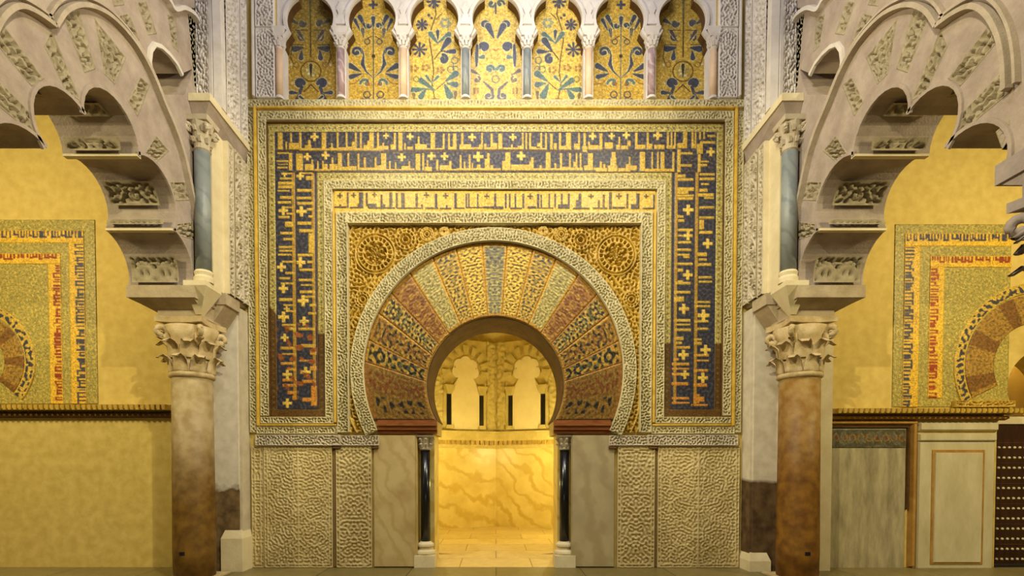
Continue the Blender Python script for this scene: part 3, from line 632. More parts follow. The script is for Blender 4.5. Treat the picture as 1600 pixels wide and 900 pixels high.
# ---- carved frame of the spandrels, then the gilded spandrels themselves
sfr = thing('stucco_surround', 'pale carved stucco border around the gilded corners above the niche arch', 'border', (U(772), 0, V(676)))
carved('carved_border', 527.5, 545, 335, 676, STUCCO, sfr, 0.02, 0.045, 71, 'net', 4.6)
carved('carved_border', 1000, 1017.5, 335, 676, STUCCO, sfr, 0.02, 0.045, 72, 'net', 4.6)
carved('carved_border', 545, 1000, 335, 352.5, STUCCO, sfr, 0.02, 0.045, 73, 'net', 4.6)
for a in ((545, 547.5, 352.5, 676), (997.5, 1000, 352.5, 676), (545, 1000, 352.5, 355)):
    bar('plain_edge', *a, STUCCO, sfr, 0.13)
AC = (771.0, 582.0)
def spandrel(u0, u1, cx, rounds, label, seed):
    root = thing('spandrel', label, 'relief', (U((u0 + u1) / 2), 0, V(520)))
    uu, vv = grid(u0, u1, 356, 676, 1.15); n, m = uu.shape
    h = 0.7 * carve(n, m, 6.2 / 1.15, seed, cut=-.25, soft=.16)
    # long curving stems running down beside the arch
    rr = np.hypot(uu - AC[0], vv - AC[1])
    for q in (231, 240): h = np.maximum(h, 0.9 * sstep(2.0, 0.8, np.abs(rr - q + 4 * np.sin(vv / 22))) * (vv > 430))
    for (a, b, r, kind) in rounds:
        d = np.hypot(uu - a, vv - b); an = np.arctan2(vv - b, uu - a)
        g = np.zeros_like(d)
        if kind == 1:
            for q in (r, r * .86, r * .62): g = np.maximum(g, sstep(1.9, 0.8, np.abs(d - q)))
            g = np.maximum(g, (d > r * .62) * (d < r * .86) * sstep(-.1, .4, np.sin(an * 22)))
            g = np.maximum(g, (d < r * .58) * sstep(-.2, .4, np.cos(an * 8 + 1.2 * np.sin(d * .6)) * np.cos(d * .75)))
        else:
            for q in (r, r * .68, r * .34): g = np.maximum(g, sstep(1.8, 0.7, np.abs(d - q)))
            g = np.maximum(g, (d > r * .7) * sstep(-.1, .5, np.sin(an * 12)))
        h = np.where(d < r + 1.5, g, h)
    sheet('gilded_relief', W(uu, vv, 0.005 + 0.075 * h), GOLDREL, root, mask=(rr > 213))
spandrel(546.5, 771, 588, [(588, 399, 31, 1), (635, 377, 15, 2), (668, 369, 10, 2), (568, 470, 12, 2), (695, 365, 7, 2)], 'gilded carved corner left of the niche arch with large round rosette', 81)
spandrel(771, 998.5, 962, [(961, 401, 31, 1), (906, 378, 15, 2), (876, 369, 10, 2), (985, 470, 12, 2), (848, 364, 7, 2)], 'gilded carved corner right of the niche arch with large round rosette', 82)

# ---- the horseshoe arch of the niche: archivolt, seventeen mosaic voussoirs, two impost bands
ha = thing('horseshoe_arch', 'large horseshoe arch of patterned gold mosaic wedges inside a carved pale ring', 'arch', (U(772), 0, V(678)))
def polar(cu, cv, r0, r1, a0, a1, step=STEP, rows=None):
    n = rows or max(4, int((r1 - r0) / step) + 1); m = int(abs(math.radians(a1 - a0)) * (r0 + r1) / 2 / step) + 1
    a = np.radians(np.linspace(a0, a1, m))[None]; r = np.linspace(r0, r1, n)[:, None]
    return cu + r * np.cos(a), cv - r * np.sin(a), n, m
a_ = math.degrees(math.asin((677 - AC[1]) / 212))
uu, vv, n, m = polar(*AC, 202, 222, 180 + a_, -a_)
hv = carve(n, m, 4.2 / STEP, 91, cut=-.3, soft=.2); hv[[0, 1, -1, -2]] = 1.1
prof = 0.012 * np.sin(np.linspace(0, np.pi, n))[:, None]
sheet('archivolt', W(uu, vv, 0.06 + prof + 0.038 * hv), STUCCO, ha, back=BACK)
FO = (773.0, 632.0)
def hit(cu, cv, r, a):                     # from the focus along angle a to the circle
    dx, dy = math.cos(a), -math.sin(a); ox, oy = FO[0] - cu, FO[1] - cv
    b = ox * dx + oy * dy; c_ = ox * ox + oy * oy - r * r; t = -b + math.sqrt(b * b - c_); return FO[0] + dx * t, FO[1] + dy * t
bounds = [18, 27, 38, 47, 57, 67, 76, 85.5, 94.5, 104, 113, 123, 133, 142, 153, 162]
themes = {0: 'scroll', 1: 'rustgold', 2: 'navy', 3: 'rust', 4: 'pale', 5: 'goldnavy', 6: 'bright', 7: 'key'}
def theme_cols(th, n, m, seed, side):
    t = np.linspace(0, 1, n)[:, None] * np.ones((1, m)); s = np.ones((n, 1)) * np.linspace(0, 1, m)[None]
    g = lambda wl, k, cut=0.0: sstep(cut - .3, cut + .3, noise(n, m, wl, seed + k, .35, symx=True))
    big = g(9, 1); mid = g(6, 2); fin = g(4.2, 3)
    if th == 'navy': c = mixc(np.ones((n, m, 3)) * lin(38, 36, 24), lin(206, 164, 58), mid); c = mixc(c, lin(70, 84, 54), g(12, 4, .7) * .8); c = mixc(c, lin(232, 206, 120), g(5, 5, 1.1) * .8)
    elif th == 'scroll': c = mixc(np.ones((n, m, 3)) * lin(34, 32, 22), lin(200, 158, 54), g(8, 2, .1)); c = mixc(c, lin(80, 96, 66), g(10, 4, .9) * .8)
    elif th == 'rustgold': c = mixc(np.ones((n, m, 3)) * lin(146, 104, 32), lin(196, 154, 54), mid); c = mixc(c, lin(44, 38, 22), g(8, 6, .45)); c = mixc(c, lin(140, 90, 28), g(14, 7, .5) * .6)
    elif th == 'rust': c = mixc(np.ones((n, m, 3)) * lin(146, 96, 34), lin(184, 142, 54), mid * .7); c = mixc(c, lin(118, 62, 20), g(12, 4, .3) * .7)
    elif th == 'pale': c = mixc(np.ones((n, m, 3)) * lin(204, 184, 104), lin(150, 138, 76), fin * .8); c = mixc(c, lin(110, 104, 66), g(6, 5, .9) * .7)
    elif th == 'goldnavy': c = mixc(np.ones((n, m, 3)) * lin(212, 172, 66), lin(90, 80, 44), g(5, 2, .2)); c = mixc(c, lin(78, 76, 66), sstep(.78, .92, t) * mid)
    elif th == 'bright': c = mixc(np.ones((n, m, 3)) * lin(232, 194, 76), lin(112, 84, 30), g(4.6, 2, .3))
    else: c = mixc(np.ones((n, m, 3)) * lin(124, 118, 92), lin(182, 168, 100), g(6, 2, .1)); c = mixc(c, lin(86, 84, 82), sstep(.55, .75, t) * sstep(-.2, .4, np.cos(s * 18) * np.cos(t * 40)) * .8)
    e = np.minimum(s, 1 - s) * m
    c = mixc(c, lin(206, 160, 58) if th not in ('navy', 'scroll', 'rust') else lin(170, 120, 44), sstep(2.6, 1.4, e))
    c = mixc(c, lin(196, 148, 52), sstep(.93, .95, t)); c = mixc(c, lin(120, 84, 34), sstep(.975, .985, t)); c = mixc(c, lin(190, 142, 50), sstep(.05, .03, t))
    rs = np.random.default_rng(seed); c = c * (.78 if th not in ('navy', 'scroll', 'rustgold') else .66); return np.clip(c * (1 + .12 * rs.standard_normal((n, m)))[..., None], 0, 1), fin
def voussoir(pi, po, th, seed, side=1):
    pi, po = np.array(pi), np.array(po); m = len(pi); n = int(np.linalg.norm(pi[0] - po[0]) / 1.1)
    t = np.linspace(0, 1, n)[:, None, None]; g = pi[None] * (1 - t) + po[None] * t
    col, fin = theme_cols(th, n, m, seed, side)
    s = np.minimum(np.linspace(0, 1, m), np.linspace(1, 0, m))[None] * m
    h = 0.03 + 0.006 * fin - 0.012 * (s < 0.8)
    o = sheet('voussoir', W(g[..., 0], g[..., 1], h), MOSAIC, ha, col=col, back=BACK); return o
RI, RO = OC[2] + 1.0, 203.0
VL = {'navy': 'voussoir of gold leaves on near-black', 'key': 'grey green keystone voussoir', 'pale': 'pale green gold voussoir', 'rust': 'rust red voussoir', 'bright': 'bright gold voussoir', 'scroll': 'voussoir with gold scrolls on dark ground', 'rustgold': 'rust and gold voussoir', 'goldnavy': 'gold and dark voussoir'}
for i in range(15):
    k = min(i, 14 - i)
    th = ['scroll', 'rustgold', 'navy', 'rust', 'pale', 'goldnavy', 'bright', 'key'][k]
    a0, a1 = math.radians(bounds[i]), math.radians(bounds[i + 1])
    mm = max(10, int((a1 - a0) * 150 / 1.1)); aa = np.linspace(a1, a0, mm)
    o = voussoir([hit(OC[0], OC[1], RI, q) for q in aa], [hit(AC[0], AC[1], RO, q) for q in aa], th, 100 + 3 * k, 1)
    o['label'] = VL[th]
VB = 657.0
for side in (1, -1):
    a18 = math.radians(18 if side > 0 else 162)
    def arcpts(cu, cv, r, n=44):
        p = hit(cu, cv, r, a18); b0 = math.atan2(cv - p[1], p[0] - cu); e = math.asin((VB - cv) / r); b1 = -e if side > 0 else math.pi + e
        return [(cu + r * math.cos(q), cv - r * math.sin(q)) for q in np.linspace(b0, b1, n)]
    pi_, po_ = arcpts(OC[0], OC[1], RI), arcpts(AC[0], AC[1], RO)
    pi_, po_ = np.array(pi_), np.array(po_); m = 44; n = 84
    t = np.linspace(0, 1, n)[:, None, None]; g = pi_[None] * (1 - t) + po_[None] * t
    s = np.ones((n, 1)) * np.linspace(0, 1, m)[None]; tt = t[..., 0] * np.ones((1, m))
    f1 = sstep(-.2, .4, noise(n, m, 5, 140)); f2 = sstep(.3, .8, noise(n, m, 10, 141))
    c = mixc(np.ones((n, m, 3)) * lin(146, 110, 38), lin(108, 80, 28), f1 * .7)
    c = mixc(c, lin(118, 58, 18), (s > .12) * (s < .48) * sstep(-.4, .4, noise(n, m, 8, 142)) * .8)
    c = mixc(c, lin(34, 32, 28), (s > .55) * (s < .86) * f2 * (tt > .08) * (tt < .85)); c = mixc(c, lin(186, 134, 52), sstep(.03, .01, s))
    c = mixc(c, lin(150, 104, 40), sstep(.9, .93, tt)); c = mixc(c, lin(180, 134, 50), sstep(.04, .02, tt)); c = mixc(c, lin(60, 34, 16), sstep(.965, .98, s))
    c = np.clip(.72 * c * (1 + .12 * np.random.default_rng(5).standard_normal((n, m)))[..., None], 0, 1)
    o = sheet('voussoir', W(g[..., 0], g[..., 1], 0.03 + .005 * f1), MOSAIC, ha, col=c, back=BACK); o['label'] = 'lowest voussoir, rust red over gold with dark scrolls'
    e0, e1 = (865, 954) if side > 0 else (683, 590)
    x0, x1 = sorted((U(e0), U(e1)))
    im = MB()
    for z0, z1, h in ((V(660), V(657), .07), (V(666), V(660), .11), (V(672), V(666), .085), (V(678), V(672), .05)):
        im.box(x0, x1, -h, 0.0, z0, z1)
    o = im.build('impost_band', REDWOOD, ha); o['label'] = 'red brown moulded impost band under the arch foot'

# ------------------------------------------------------------------ blind arcade with seven mosaic panels
AH = 0.14                                   # depth of the arcade
cen = [488, 583.5, 680, 775.5, 870.5, 967, 1063]
colx = [440.5, 535.5, 632, 728, 823, 918, 1015, 1110.5]
arcr = thing('blind_arcade', 'white stucco arcade of seven lobed arches above the great mosaic surround', 'arcade', (U(775), 0, V(158)))
loops = []
for k, c0 in enumerate(cen):
    l, r = colx[k] + 7.5, colx[k + 1] - 7.5
    half = [(r - c0, 158), (r - c0, 76)] + [(a + .0, b) for a, b in arc(r - c0 - 13, 68, 12, -20, 50, 5)] + arc(0, 31, 36.5 if k not in (0, 6) else 36, -34, 60, 15) + [(18.5, -4)] + arc(0, -22, 27, 40, 90, 8)
    loops.append([(c0 + a, b) for a, b in half] + [(c0 - a * (c0 - l) / (r - c0), b) for a, b in half[::-1][1:]])
outl = [(U(a), V(b)) for a, b in ((437, 158), (1115, 158), (1115, -60), (437, -60))]
plate = MB()
plate.prism([outl] + [[(U(a), V(max(min(b, 157.9), -59))) for a, b in l] for l in loops], lambda p, d: (p[0], d, p[1]), -0.01, AH - .001)
plate.build('lobed_screen', STUCCO_PALE, arcr)
structure(MB().box(U(430), U(1122), AH + 0.05, 0.85, V(165), V(-60)).build('wall_arcade', STUCCO), 'masonry behind the blind arcade')
# carved wedges around each head and rim mouldings
for k, (c0, l) in enumerate(zip(cen, loops)):
    pts = [(U(a), V(b)) for a, b in l[1:-1]]; p3 = np.array([(x, -0.012, z) for x, z in pts])
    w = []
    cx_, cz_ = U(c0), V(30)
    for i in range(len(pts)):
        a, b = np.array(pts[max(i - 1, 0)]), np.array(pts[min(i + 1, len(pts) - 1)]); t = b - a; t = t / (np.linalg.norm(t) + 1e-9); nn = np.array((t[1], -t[0])); w.append((nn[0] * .028, 0, nn[1] * .028))
    w = np.array(w); MB().strip(p3 + w * 1.0, w, np.tile((0, -.03, 0), (len(pts), 1))).build('rim_moulding', STUCCO_PALE, arcr)
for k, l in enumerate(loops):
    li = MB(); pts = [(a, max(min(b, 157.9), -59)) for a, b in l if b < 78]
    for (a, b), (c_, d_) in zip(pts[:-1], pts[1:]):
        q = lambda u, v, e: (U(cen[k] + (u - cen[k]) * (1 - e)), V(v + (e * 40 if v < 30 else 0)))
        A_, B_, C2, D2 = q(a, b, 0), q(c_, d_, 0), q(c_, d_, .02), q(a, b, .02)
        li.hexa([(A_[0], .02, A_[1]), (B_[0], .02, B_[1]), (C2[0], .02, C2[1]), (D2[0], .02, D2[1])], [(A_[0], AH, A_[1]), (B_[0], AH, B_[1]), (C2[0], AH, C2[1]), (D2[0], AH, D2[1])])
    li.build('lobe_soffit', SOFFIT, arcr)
for k, x in enumerate(colx):                # carved springer block over every shaft
    e = 9 if 0 < k < 7 else 7
    MB().hexa([(U(x - e * .9), -.008, V(60)), (U(x + e * .9), -.008, V(60)), (U(x + e * .9), -.05, V(60)), (U(x - e * .9), -.05, V(60))], [(U(x - e * 1.5), -.008, V(47)), (U(x + e * 1.5), -.008, V(47)), (U(x + e * 1.5), -.08, V(47)), (U(x - e * 1.5), -.08, V(47))]).build('springer', STUCCO_PALE, arcr)
    if 0 < k < 7:
        MB().prism([[(U(x - 7), V(40)), (U(x + 7), V(40)), (U(x + 7), V(34)), (U(x + 3), V(24)), (U(x + 6), V(16)), (U(x), V(4)), (U(x - 6), V(16)), (U(x - 3), V(24)), (U(x - 7), V(34))]], lambda p, d: (p[0], d, p[1]), -.01, -.035).build('carved_leaf', STUCCO_PALE, arcr)
cols_m = [PEACHM, MAUVEM, PEACHM, BLUEM, BLUEM, PEACHM, MAUVEM, PEACHM]
cl_lab = ['slim peach shaft at the far left end of the blind arcade', 'slim mauve marble shaft, second from the left in the blind arcade', 'slim peach shaft, third from the left in the blind arcade',
          'slim blue-grey shaft left of the middle panel of the blind arcade', 'slim blue-grey shaft right of the middle panel of the blind arcade', 'slim peach shaft, third from the right in the blind arcade',
          'slim mauve marble shaft, second from the right in the blind arcade', 'slim peach shaft at the far right end of the blind arcade']
def dotted_capital(c, z0, z1, r):
    m = MB(); H = z1 - z0
    m.lathe([(r * .95, z0), (r * 1.15, z0 + .02), (r * .95, z0 + .04), (r * 1.05, z0 + H * .4), (r * 1.35, z0 + H * .75), (r * 1.5, z0 + H * .88)], c, 16)
    m.hexa([(c[0] - r * 1.45, c[1] - r * 1.45, z0 + H * .86), (c[0] + r * 1.45, c[1] - r * 1.45, z0 + H * .86), (c[0] + r * 1.45, c[1] + r * 1.45, z0 + H * .86), (c[0] - r * 1.45, c[1] + r * 1.45, z0 + H * .86)],
           [(c[0] - r * 1.6, c[1] - r * 1.6, z1), (c[0] + r * 1.6, c[1] - r * 1.6, z1), (c[0] + r * 1.6, c[1] + r * 1.6, z1), (c[0] - r * 1.6, c[1] + r * 1.6, z1)])
    for k in range(8):
        a = k * math.pi / 4
        for zz, rr in ((.3, 1.05), (.62, 1.25)):
            px_, py_, pz_ = c[0] + r * rr * math.cos(a + zz), c[1] + r * rr * math.sin(a + zz), z0 + H * zz
            m.hexa([(px_ - .016, py_ - .016, pz_ - .03), (px_ + .016, py_ - .016, pz_ - .03), (px_ + .016, py_ + .016, pz_ - .03), (px_ - .016, py_ + .016, pz_ - .03)],
                   [(px_ - .022 + .02 * math.cos(a), py_ - .022 + .02 * math.sin(a), pz_ + .03), (px_ + .022 + .02 * math.cos(a), py_ - .022 + .02 * math.sin(a), pz_ + .03), (px_ + .022 + .02 * math.cos(a), py_ + .022 + .02 * math.sin(a), pz_ + .03), (px_ - .022 + .02 * math.cos(a), py_ + .022 + .02 * math.sin(a), pz_ + .03)])
    return m
for k, x in enumerate(colx):
    c = (U(x), -0.02, 0)
    t = thing('colonnette', cl_lab[k], 'colonnette', (c[0], c[1], V(157)), 'slim shafts of the blind arcade')
    r = .058 if 0 < k < 7 else .05
    MB().lathe([(r * 1.3, V(157.5)), (r * 1.3, V(155)), (r * 1.1, V(153))], c, 16).build('base', STUCCO_PALE, t)
    MB().lathe([(r, V(153)), (r, V(80))], c, 16).build('shaft', cols_m[k], t, True)
    dotted_capital(c, V(80), V(60), r).build('capital', STUCCO_PALE, t)

MK = 5.295
def mosaic_panel(k, label, draw, ground=None, arch_shade=None):
    l, r = colx[k] + 6, colx[k + 1] - 6
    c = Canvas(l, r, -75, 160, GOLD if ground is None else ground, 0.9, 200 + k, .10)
    c.mottle(GOLDD, 9, .6, .5, 210 + k).mottle(BRIGHTG, 7, .7, .5, 230 + k)
    draw(c)
    if arch_shade is not None: c.c = mixc(c.c, arch_shade[0], arch_shade[1](c.u, c.v))  # arch shade mixed into the panel colour, deepest at the top
    t = thing('floral_mosaic', label, 'mosaic', (U((l + r) / 2), AH, V(157.5)), 'gold mosaic panels of the blind arcade')
    c.build('tesserae', t, pos=lambda u, v, h: np.stack([Xw(u) * (D + AH) / D, AH - h + .02, EYE + (Zw(v) - EYE) * (D + AH) / D], -1))
    MB().box(U(l), U(r), AH + .004, AH + .04, V(157.5), V(-60)).build('bed', GOLDREL, t)
DK = lin(64, 66, 78); DB = lin(60, 46, 28); LT = lin(196, 188, 134); DG = lin(86, 106, 96)
def tr(x0, sc=MK):                          # photo zoom coordinates -> photo pixels
    return lambda a, b: (x0 + a / sc, b / sc)
def sym(f, ax):                             # draws a motif and its mirror about the axis ax (zoom coords)
    f(lambda a: a); f(lambda a: 2 * ax - a)
def outl_drop(c, p, a, b, q, d, w, col):    # leaf with a pale outline
    w *= 1.15
    u0, v0 = p(a, b); u1, v1 = p(q, d)
    c.drop(u0, v0, u1 - u0, v1 - v0, w + 1.8, LT); c.drop(u0, v0, u1 - u0, v1 - v0, w, col)
def curl(c, p, a, b, r, a0, turns, w, col):
    w *= 1.1
    u, v = p(a, b); c.spiral(u, v, r / MK, a0, turns, w + 1.5, LT); c.spiral(u, v, r / MK, a0, turns, w, col)
def ln(c, p, pts, w, col): c.line([p(a, b) for a, b in pts], w, col)
def scroll_panel(x0, ax, top=True):
    def d(c):
        p = tr(x0)
        ln(c, p, [(ax, 120), (ax, 840)], 2.4, LT); ln(c, p, [(ax, 120), (ax, 840)], 1.6, DB)
        def half(m):
            s = 1 if m(0) == 0 else -1
            curl(c, p, m(ax - 140), 432, 46, 0 if s > 0 else math.pi, -.9 * s, 4.2, DK)
            ln(c, p, [(m(ax - 92), 415), (m(ax - 78), 460), (m(ax - 88), 530), (m(ax - 60), 590), (m(ax - 8), 640)], [3, 3.5, 8, 4, 1.5], LT)
            ln(c, p, [(m(ax - 92), 415), (m(ax - 80), 460), (m(ax - 90), 530), (m(ax - 62), 590), (m(ax - 8), 640)], [2, 2.4, 6, 2.6, 1], DK)
            outl_drop(c, p, m(ax - 110), 590, m(ax - 190), 545, 8, DK); outl_drop(c, p, m(ax - 100), 612, m(ax - 185), 635, 7, DK)
            curl(c, p, m(ax - 62), 690, 46, 0 if s < 0 else math.pi, .55 * s * 1.0, 4, DG)
            c.disc(*p(m(ax - 45), 695), 3, lin(140, 90, 40))
            ln(c, p, [(m(ax - 110), 650), (m(ax - 150), 690), (m(ax - 195), 695)], [1, 1.4, 2], lin(130, 90, 40))
            c.ring(*p(m(ax - 55), 783), 5, 2, DK); ln(c, p, [(m(ax - 50), 800), (m(ax - 20), 835)], 1.6, DK)
            ln(c, p, [(m(ax - 125), 835), (m(ax - 90), 822), (m(ax - 40), 838)], [1.5, 3.5, 1.5], DK)
            outl_drop(c, p, m(ax - 60), 235, m(ax - 110), 140, 6.5, DK); outl_drop(c, p, m(ax - 110), 250, m(ax - 150), 165, 5, DK); outl_drop(c, p, m(ax - 80), 310, m(ax - 88), 245, 5, DK)
            c.ring(*p(m(ax - 50), 345), 4, 1.8, DK); ln(c, p, [(m(ax - 15), 300), (m(ax - 50), 320)], 1.4, DB)
            curl(c, p, m(ax - 40), 212, 24, 0, .7 * s, 3, DK)
            ln(c, p, [(m(ax - 10), 120), (m(ax - 60), 150), (m(ax - 95), 200), (m(ax - 80), 300)], 1.2, lin(140, 120, 60))
        sym(half, ax); outl_drop(c, p, ax, 230, ax, 150, 6, DK); c.disc(*p(ax, 465), 3, DB); c.star(*p(ax, 40), 7, DK)
    return d
def medallion_panel(x0, ax, dark):
    def d(c):
        p = tr(x0)
        ln(c, p, [(ax, 0), (ax, 470)], 2.2, DB)
        c.ring(*p(ax, 590), 15.5, 2.0, lin(84, 66, 24)); c.disc(*p(ax, 590), 11, lin(160, 140, 70))
        for a, b in ((-20, 20), (20, 35), (5, -25), (-30, -10)): c.disc(*p(ax + a, 590 + b), 2.0, LT)
        outl_drop(c, p, ax, 640, ax, 540, 5, DB)
        def half(m):
            s = 1 if m(0) == 0 else -1
            curl(c, p, m(ax - 98), 690, 40, 0 if s > 0 else math.pi, -.75 * s, 6, DK)
            ln(c, p, [(m(ax - 75), 720), (m(ax - 100), 790), (m(ax - 130), 835)], [5, 5, 3], DK)
            outl_drop(c, p, m(ax - 100), 770, m(ax - 165), 765, 6, DK); ln(c, p, [(m(ax - 60), 760), (m(ax), 700), (m(ax + 30), 730)], 1.6, DB)
            outl_drop(c, p, m(ax - 40), 838, m(ax - 90), 800, 4, DK)
            outl_drop(c, p, m(ax - 60), 395, m(ax - 130), 405, 9, DK); outl_drop(c, p, m(ax - 75), 420, m(ax - 80), 480, 7, DK)
            ln(c, p, [(m(ax - 60), 370), (m(ax - 150), 370), (m(ax - 165), 470), (m(ax - 140), 540)], 1.5, DB)
            c.ring(*p(m(ax - 120), 535), 4, 1.6, lin(130, 100, 50)); c.disc(*p(m(ax - 160), 535), 2, LT); c.disc(*p(m(ax - 150), 690), 2, LT)
            curl(c, p, m(ax - 70), 195, 30, 0, .7 * s, 4.5, DK); outl_drop(c, p, m(ax - 100), 200, m(ax - 150), 170, 6, DK)
            curl(c, p, m(ax - 75), 300, 34, 1.2, .8 * s, 3.2, lin(84, 66, 70)); outl_drop(c, p, m(ax - 50), 340, m(ax - 100), 260, 5, lin(84, 66, 70))
            ln(c, p, [(m(ax - 20), 250), (m(ax - 120), 250)], 1.4, DB)
        sym(half, ax); ln(c, p, [(ax, -60), (ax, 150)], 3, lin(66, 70, 60))
    return d
def branch_panel(x0, mir):
    def d(c):
        p0 = tr(x0); p = (lambda a, b: p0(mir - a, b)) if mir else p0
        s = -1 if mir else 1
        ln(c, p, [(320, 0), (330, 120), (290, 240), (275, 330), (300, 480), (310, 600), (295, 690), (320, 830)], 1.7, DB)
        for a, b, r in ((195, 410, 9), (215, 205, 7), (310, 15, 8)):
            u, v = p(a, b)
            for k in range(8): c.drop(u, v, r * 1.1 * math.cos(k * math.pi / 4), r * 1.1 * math.sin(k * math.pi / 4), 4.2, DK)
        u, v = p(405, 190); [c.disc(u + 6 * math.cos(k * 1.05), v + 6 * math.sin(k * 1.05), 3, lin(136, 140, 110)) for k in range(6)]
        outl_drop(c, p, 345, 360, 285, 280, 7, DG); outl_drop(c, p, 350, 350, 435, 285, 7, DG); outl_drop(c, p, 345, 330, 343, 260, 5, DK)
        outl_drop(c, p, 370, 420, 430, 335, 9, DK); outl_drop(c, p, 400, 430, 475, 425, 7, DK); curl(c, p, 388, 492, 40, -1.6, .85 * s, 4.6, DK); ln(c, p, [(315, 490), (360, 430), (400, 420)], 1.8, DB)
        c.ring(*p(480, 500), 5, 1.8, lin(100, 110, 80)); c.ring(*p(450, 575), 5, 1.8, lin(100, 110, 80)); c.ring(*p(490, 570), 4, 1.6, lin(100, 110, 80)); ln(c, p, [(470, 520), (475, 640)], 1.4, DG)
        for a, b in ((150, 565), (245, 560), (365, 580)):
            u, v = p(a, b); [c.disc(u + 5 * math.cos(k * 1.26), v + 4 * math.sin(k * 1.26), 2.4, lin(150, 116, 56)) for k in range(5)]
        outl_drop(c, p, 410, 670, 490, 610, 9, DG); outl_drop(c, p, 420, 690, 490, 700, 8, DG); outl_drop(c, p, 400, 700, 440, 790, 10, DG); ln(c, p, [(330, 740), (400, 680)], 1.4, DB)
        outl_drop(c, p, 310, 740, 205, 665, 8, DG); outl_drop(c, p, 240, 735, 145, 745, 8, DG); outl_drop(c, p, 245, 735, 205, 800, 8, DG); ln(c, p, [(240, 735), (320, 745)], 2.2, DG)
        c.ring(*p(165, 655), 4, 2.4, lin(130, 120, 60)); outl_drop(c, p, 150, 830, 145, 780, 5, lin(120, 100, 50)); outl_drop(c, p, 485, 830, 490, 765, 5, lin(120, 100, 50))
        outl_drop(c, p, 295, 690, 250, 630, 4, DG); outl_drop(c, p, 300, 680, 345, 635, 4, DG); ln(c, p, [(240, 838), (320, 815), (400, 838)], [1.5, 3, 1.5], lin(130, 100, 60))
        c.disc(*p(270, 125), 2.5, DK); c.disc(*p(295, 150), 2, DK); ln(c, p, [(330, 160), (380, 110)], 1.4, DB)
    return d
def centre_panel(c):
    p = tr(620); ax = 818
    def half(m):
        s = 1 if m(0) == 0 else -1
        curl(c, p, m(ax - 90), 205, 36, 0 if s > 0 else math.pi, -.85 * s, 4, DK); outl_drop(c, p, m(ax - 15), 312, m(ax - 62), 215, 9, DK)
        curl(c, p, m(ax - 90), 392, 42, math.pi if s > 0 else 0, .8 * s, 5.5, DK); ln(c, p, [(m(ax - 150), 370), (m(ax - 155), 470), (m(ax - 155), 550)], [5, 8, 4], LT); ln(c, p, [(m(ax - 152), 375), (m(ax - 155), 470), (m(ax - 157), 545)], [4, 6, 3], DK)
        outl_drop(c, p, m(ax - 140), 480, m(ax - 105), 470, 6, DG)
        curl(c, p, m(ax - 50), 572, 36, 0 if s > 0 else math.pi, -.8 * s, 4, DG)
        curl(c, p, m(ax - 155), 660, 30, -1 if s > 0 else math.pi + 1, .6 * s, 3.6, lin(120, 100, 70)); outl_drop(c, p, m(ax - 130), 620, m(ax - 195), 585, 5, lin(110, 90, 70))
        curl(c, p, m(ax - 60), 795, 40, 0 if s > 0 else math.pi, .8 * s, 4, lin(96, 90, 88)); ln(c, p, [(m(ax - 25), 790), (m(ax - 30), 740), (m(ax - 95), 680)], [4, 5, 3], lin(96, 90, 88))
        for q in (0, 1): c.rect(*sorted((p(m(ax - 185 + q * 28), 0)[0], p(m(ax - 165 + q * 28), 0)[0])), 137, 147, lin(150, 118, 56))
        c.disc(*p(m(ax - 70), 490), 1.6, lin(150, 110, 50)); curl(c, p, m(ax - 35), 30, 34, 0, .7 * s, 3.6, lin(80, 84, 70))
    sym(half, ax); c.ring(*p(ax, 655), 5.5, 2.4, lin(120, 110, 80)); ln(c, p, [(ax, 600), (ax, 560)], 1.6, DG); ln(c, p, [(ax - 25, 405), (ax, 418), (ax + 25, 405)], 1.8, lin(160, 100, 60)); ln(c, p, [(ax, 50), (ax, 110)], 3, DK)
    ln(c, p, [(ax - 35, 480), (ax, 490), (ax + 35, 480)], 1.2, lin(170, 120, 60))
SHADEG = lin(120, 104, 44)  # arch shade laid over end panels that are also darker gold themselves
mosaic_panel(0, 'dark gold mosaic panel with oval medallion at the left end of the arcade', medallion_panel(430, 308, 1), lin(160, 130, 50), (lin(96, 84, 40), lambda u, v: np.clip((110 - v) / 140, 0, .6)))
mosaic_panel(1, 'gold mosaic panel with paired blue scrolls, second from the left in the arcade', scroll_panel(430, 822))
mosaic_panel(2, 'bright gold mosaic panel with leafy branch, left of the middle panel', branch_panel(620, 0), BRIGHTG)
mosaic_panel(3, 'bright gold mosaic panel with stacked curls, in the middle of the arcade', centre_panel, BRIGHTG)
mosaic_panel(4, 'bright gold mosaic panel with leafy branch, right of the middle panel', branch_panel(820, 590), BRIGHTG)
mosaic_panel(5, 'gold mosaic panel with paired blue scrolls, second from the right in the arcade', scroll_panel(820, 785))
mosaic_panel(6, 'dull gold mosaic panel with round medallion at the right end of the arcade', medallion_panel(1000, 342, 0), lin(180, 150, 62), (SHADEG, lambda u, v: np.clip((70 - v) / 160, 0, .35)))
# carved strips either side of the arcade
for s, (u0, u1), lab in ((-1, (400, 434), 'carved stucco strip left of the blind arcade'), (1, (1118, 1152), 'carved stucco strip right of the blind arcade')):
    t = thing('carved_strip', lab, 'relief', (U((u0 + u1) / 2), 0, V(158)))
    carved('vine_relief', u0 + 6 if s < 0 else u0, u1 if s < 0 else u1 - 6, 50, 157, STUCCO_PALE, t, 0.02, 0.045, 160, 'net', 4.6, symx=True)
    carved('vine_relief', u0 + 6 if s < 0 else u0, u1 if s < 0 else u1 - 6, -30, 48, STUCCO_PALE, t, 0.03, 0.04, 163, 'net', 5.2)
    bar('plain_edge', u0 if s < 0 else u1 - 5, u0 + 5 if s < 0 else u1, -30, 157, STUCCO_PALE, t, 0.10)

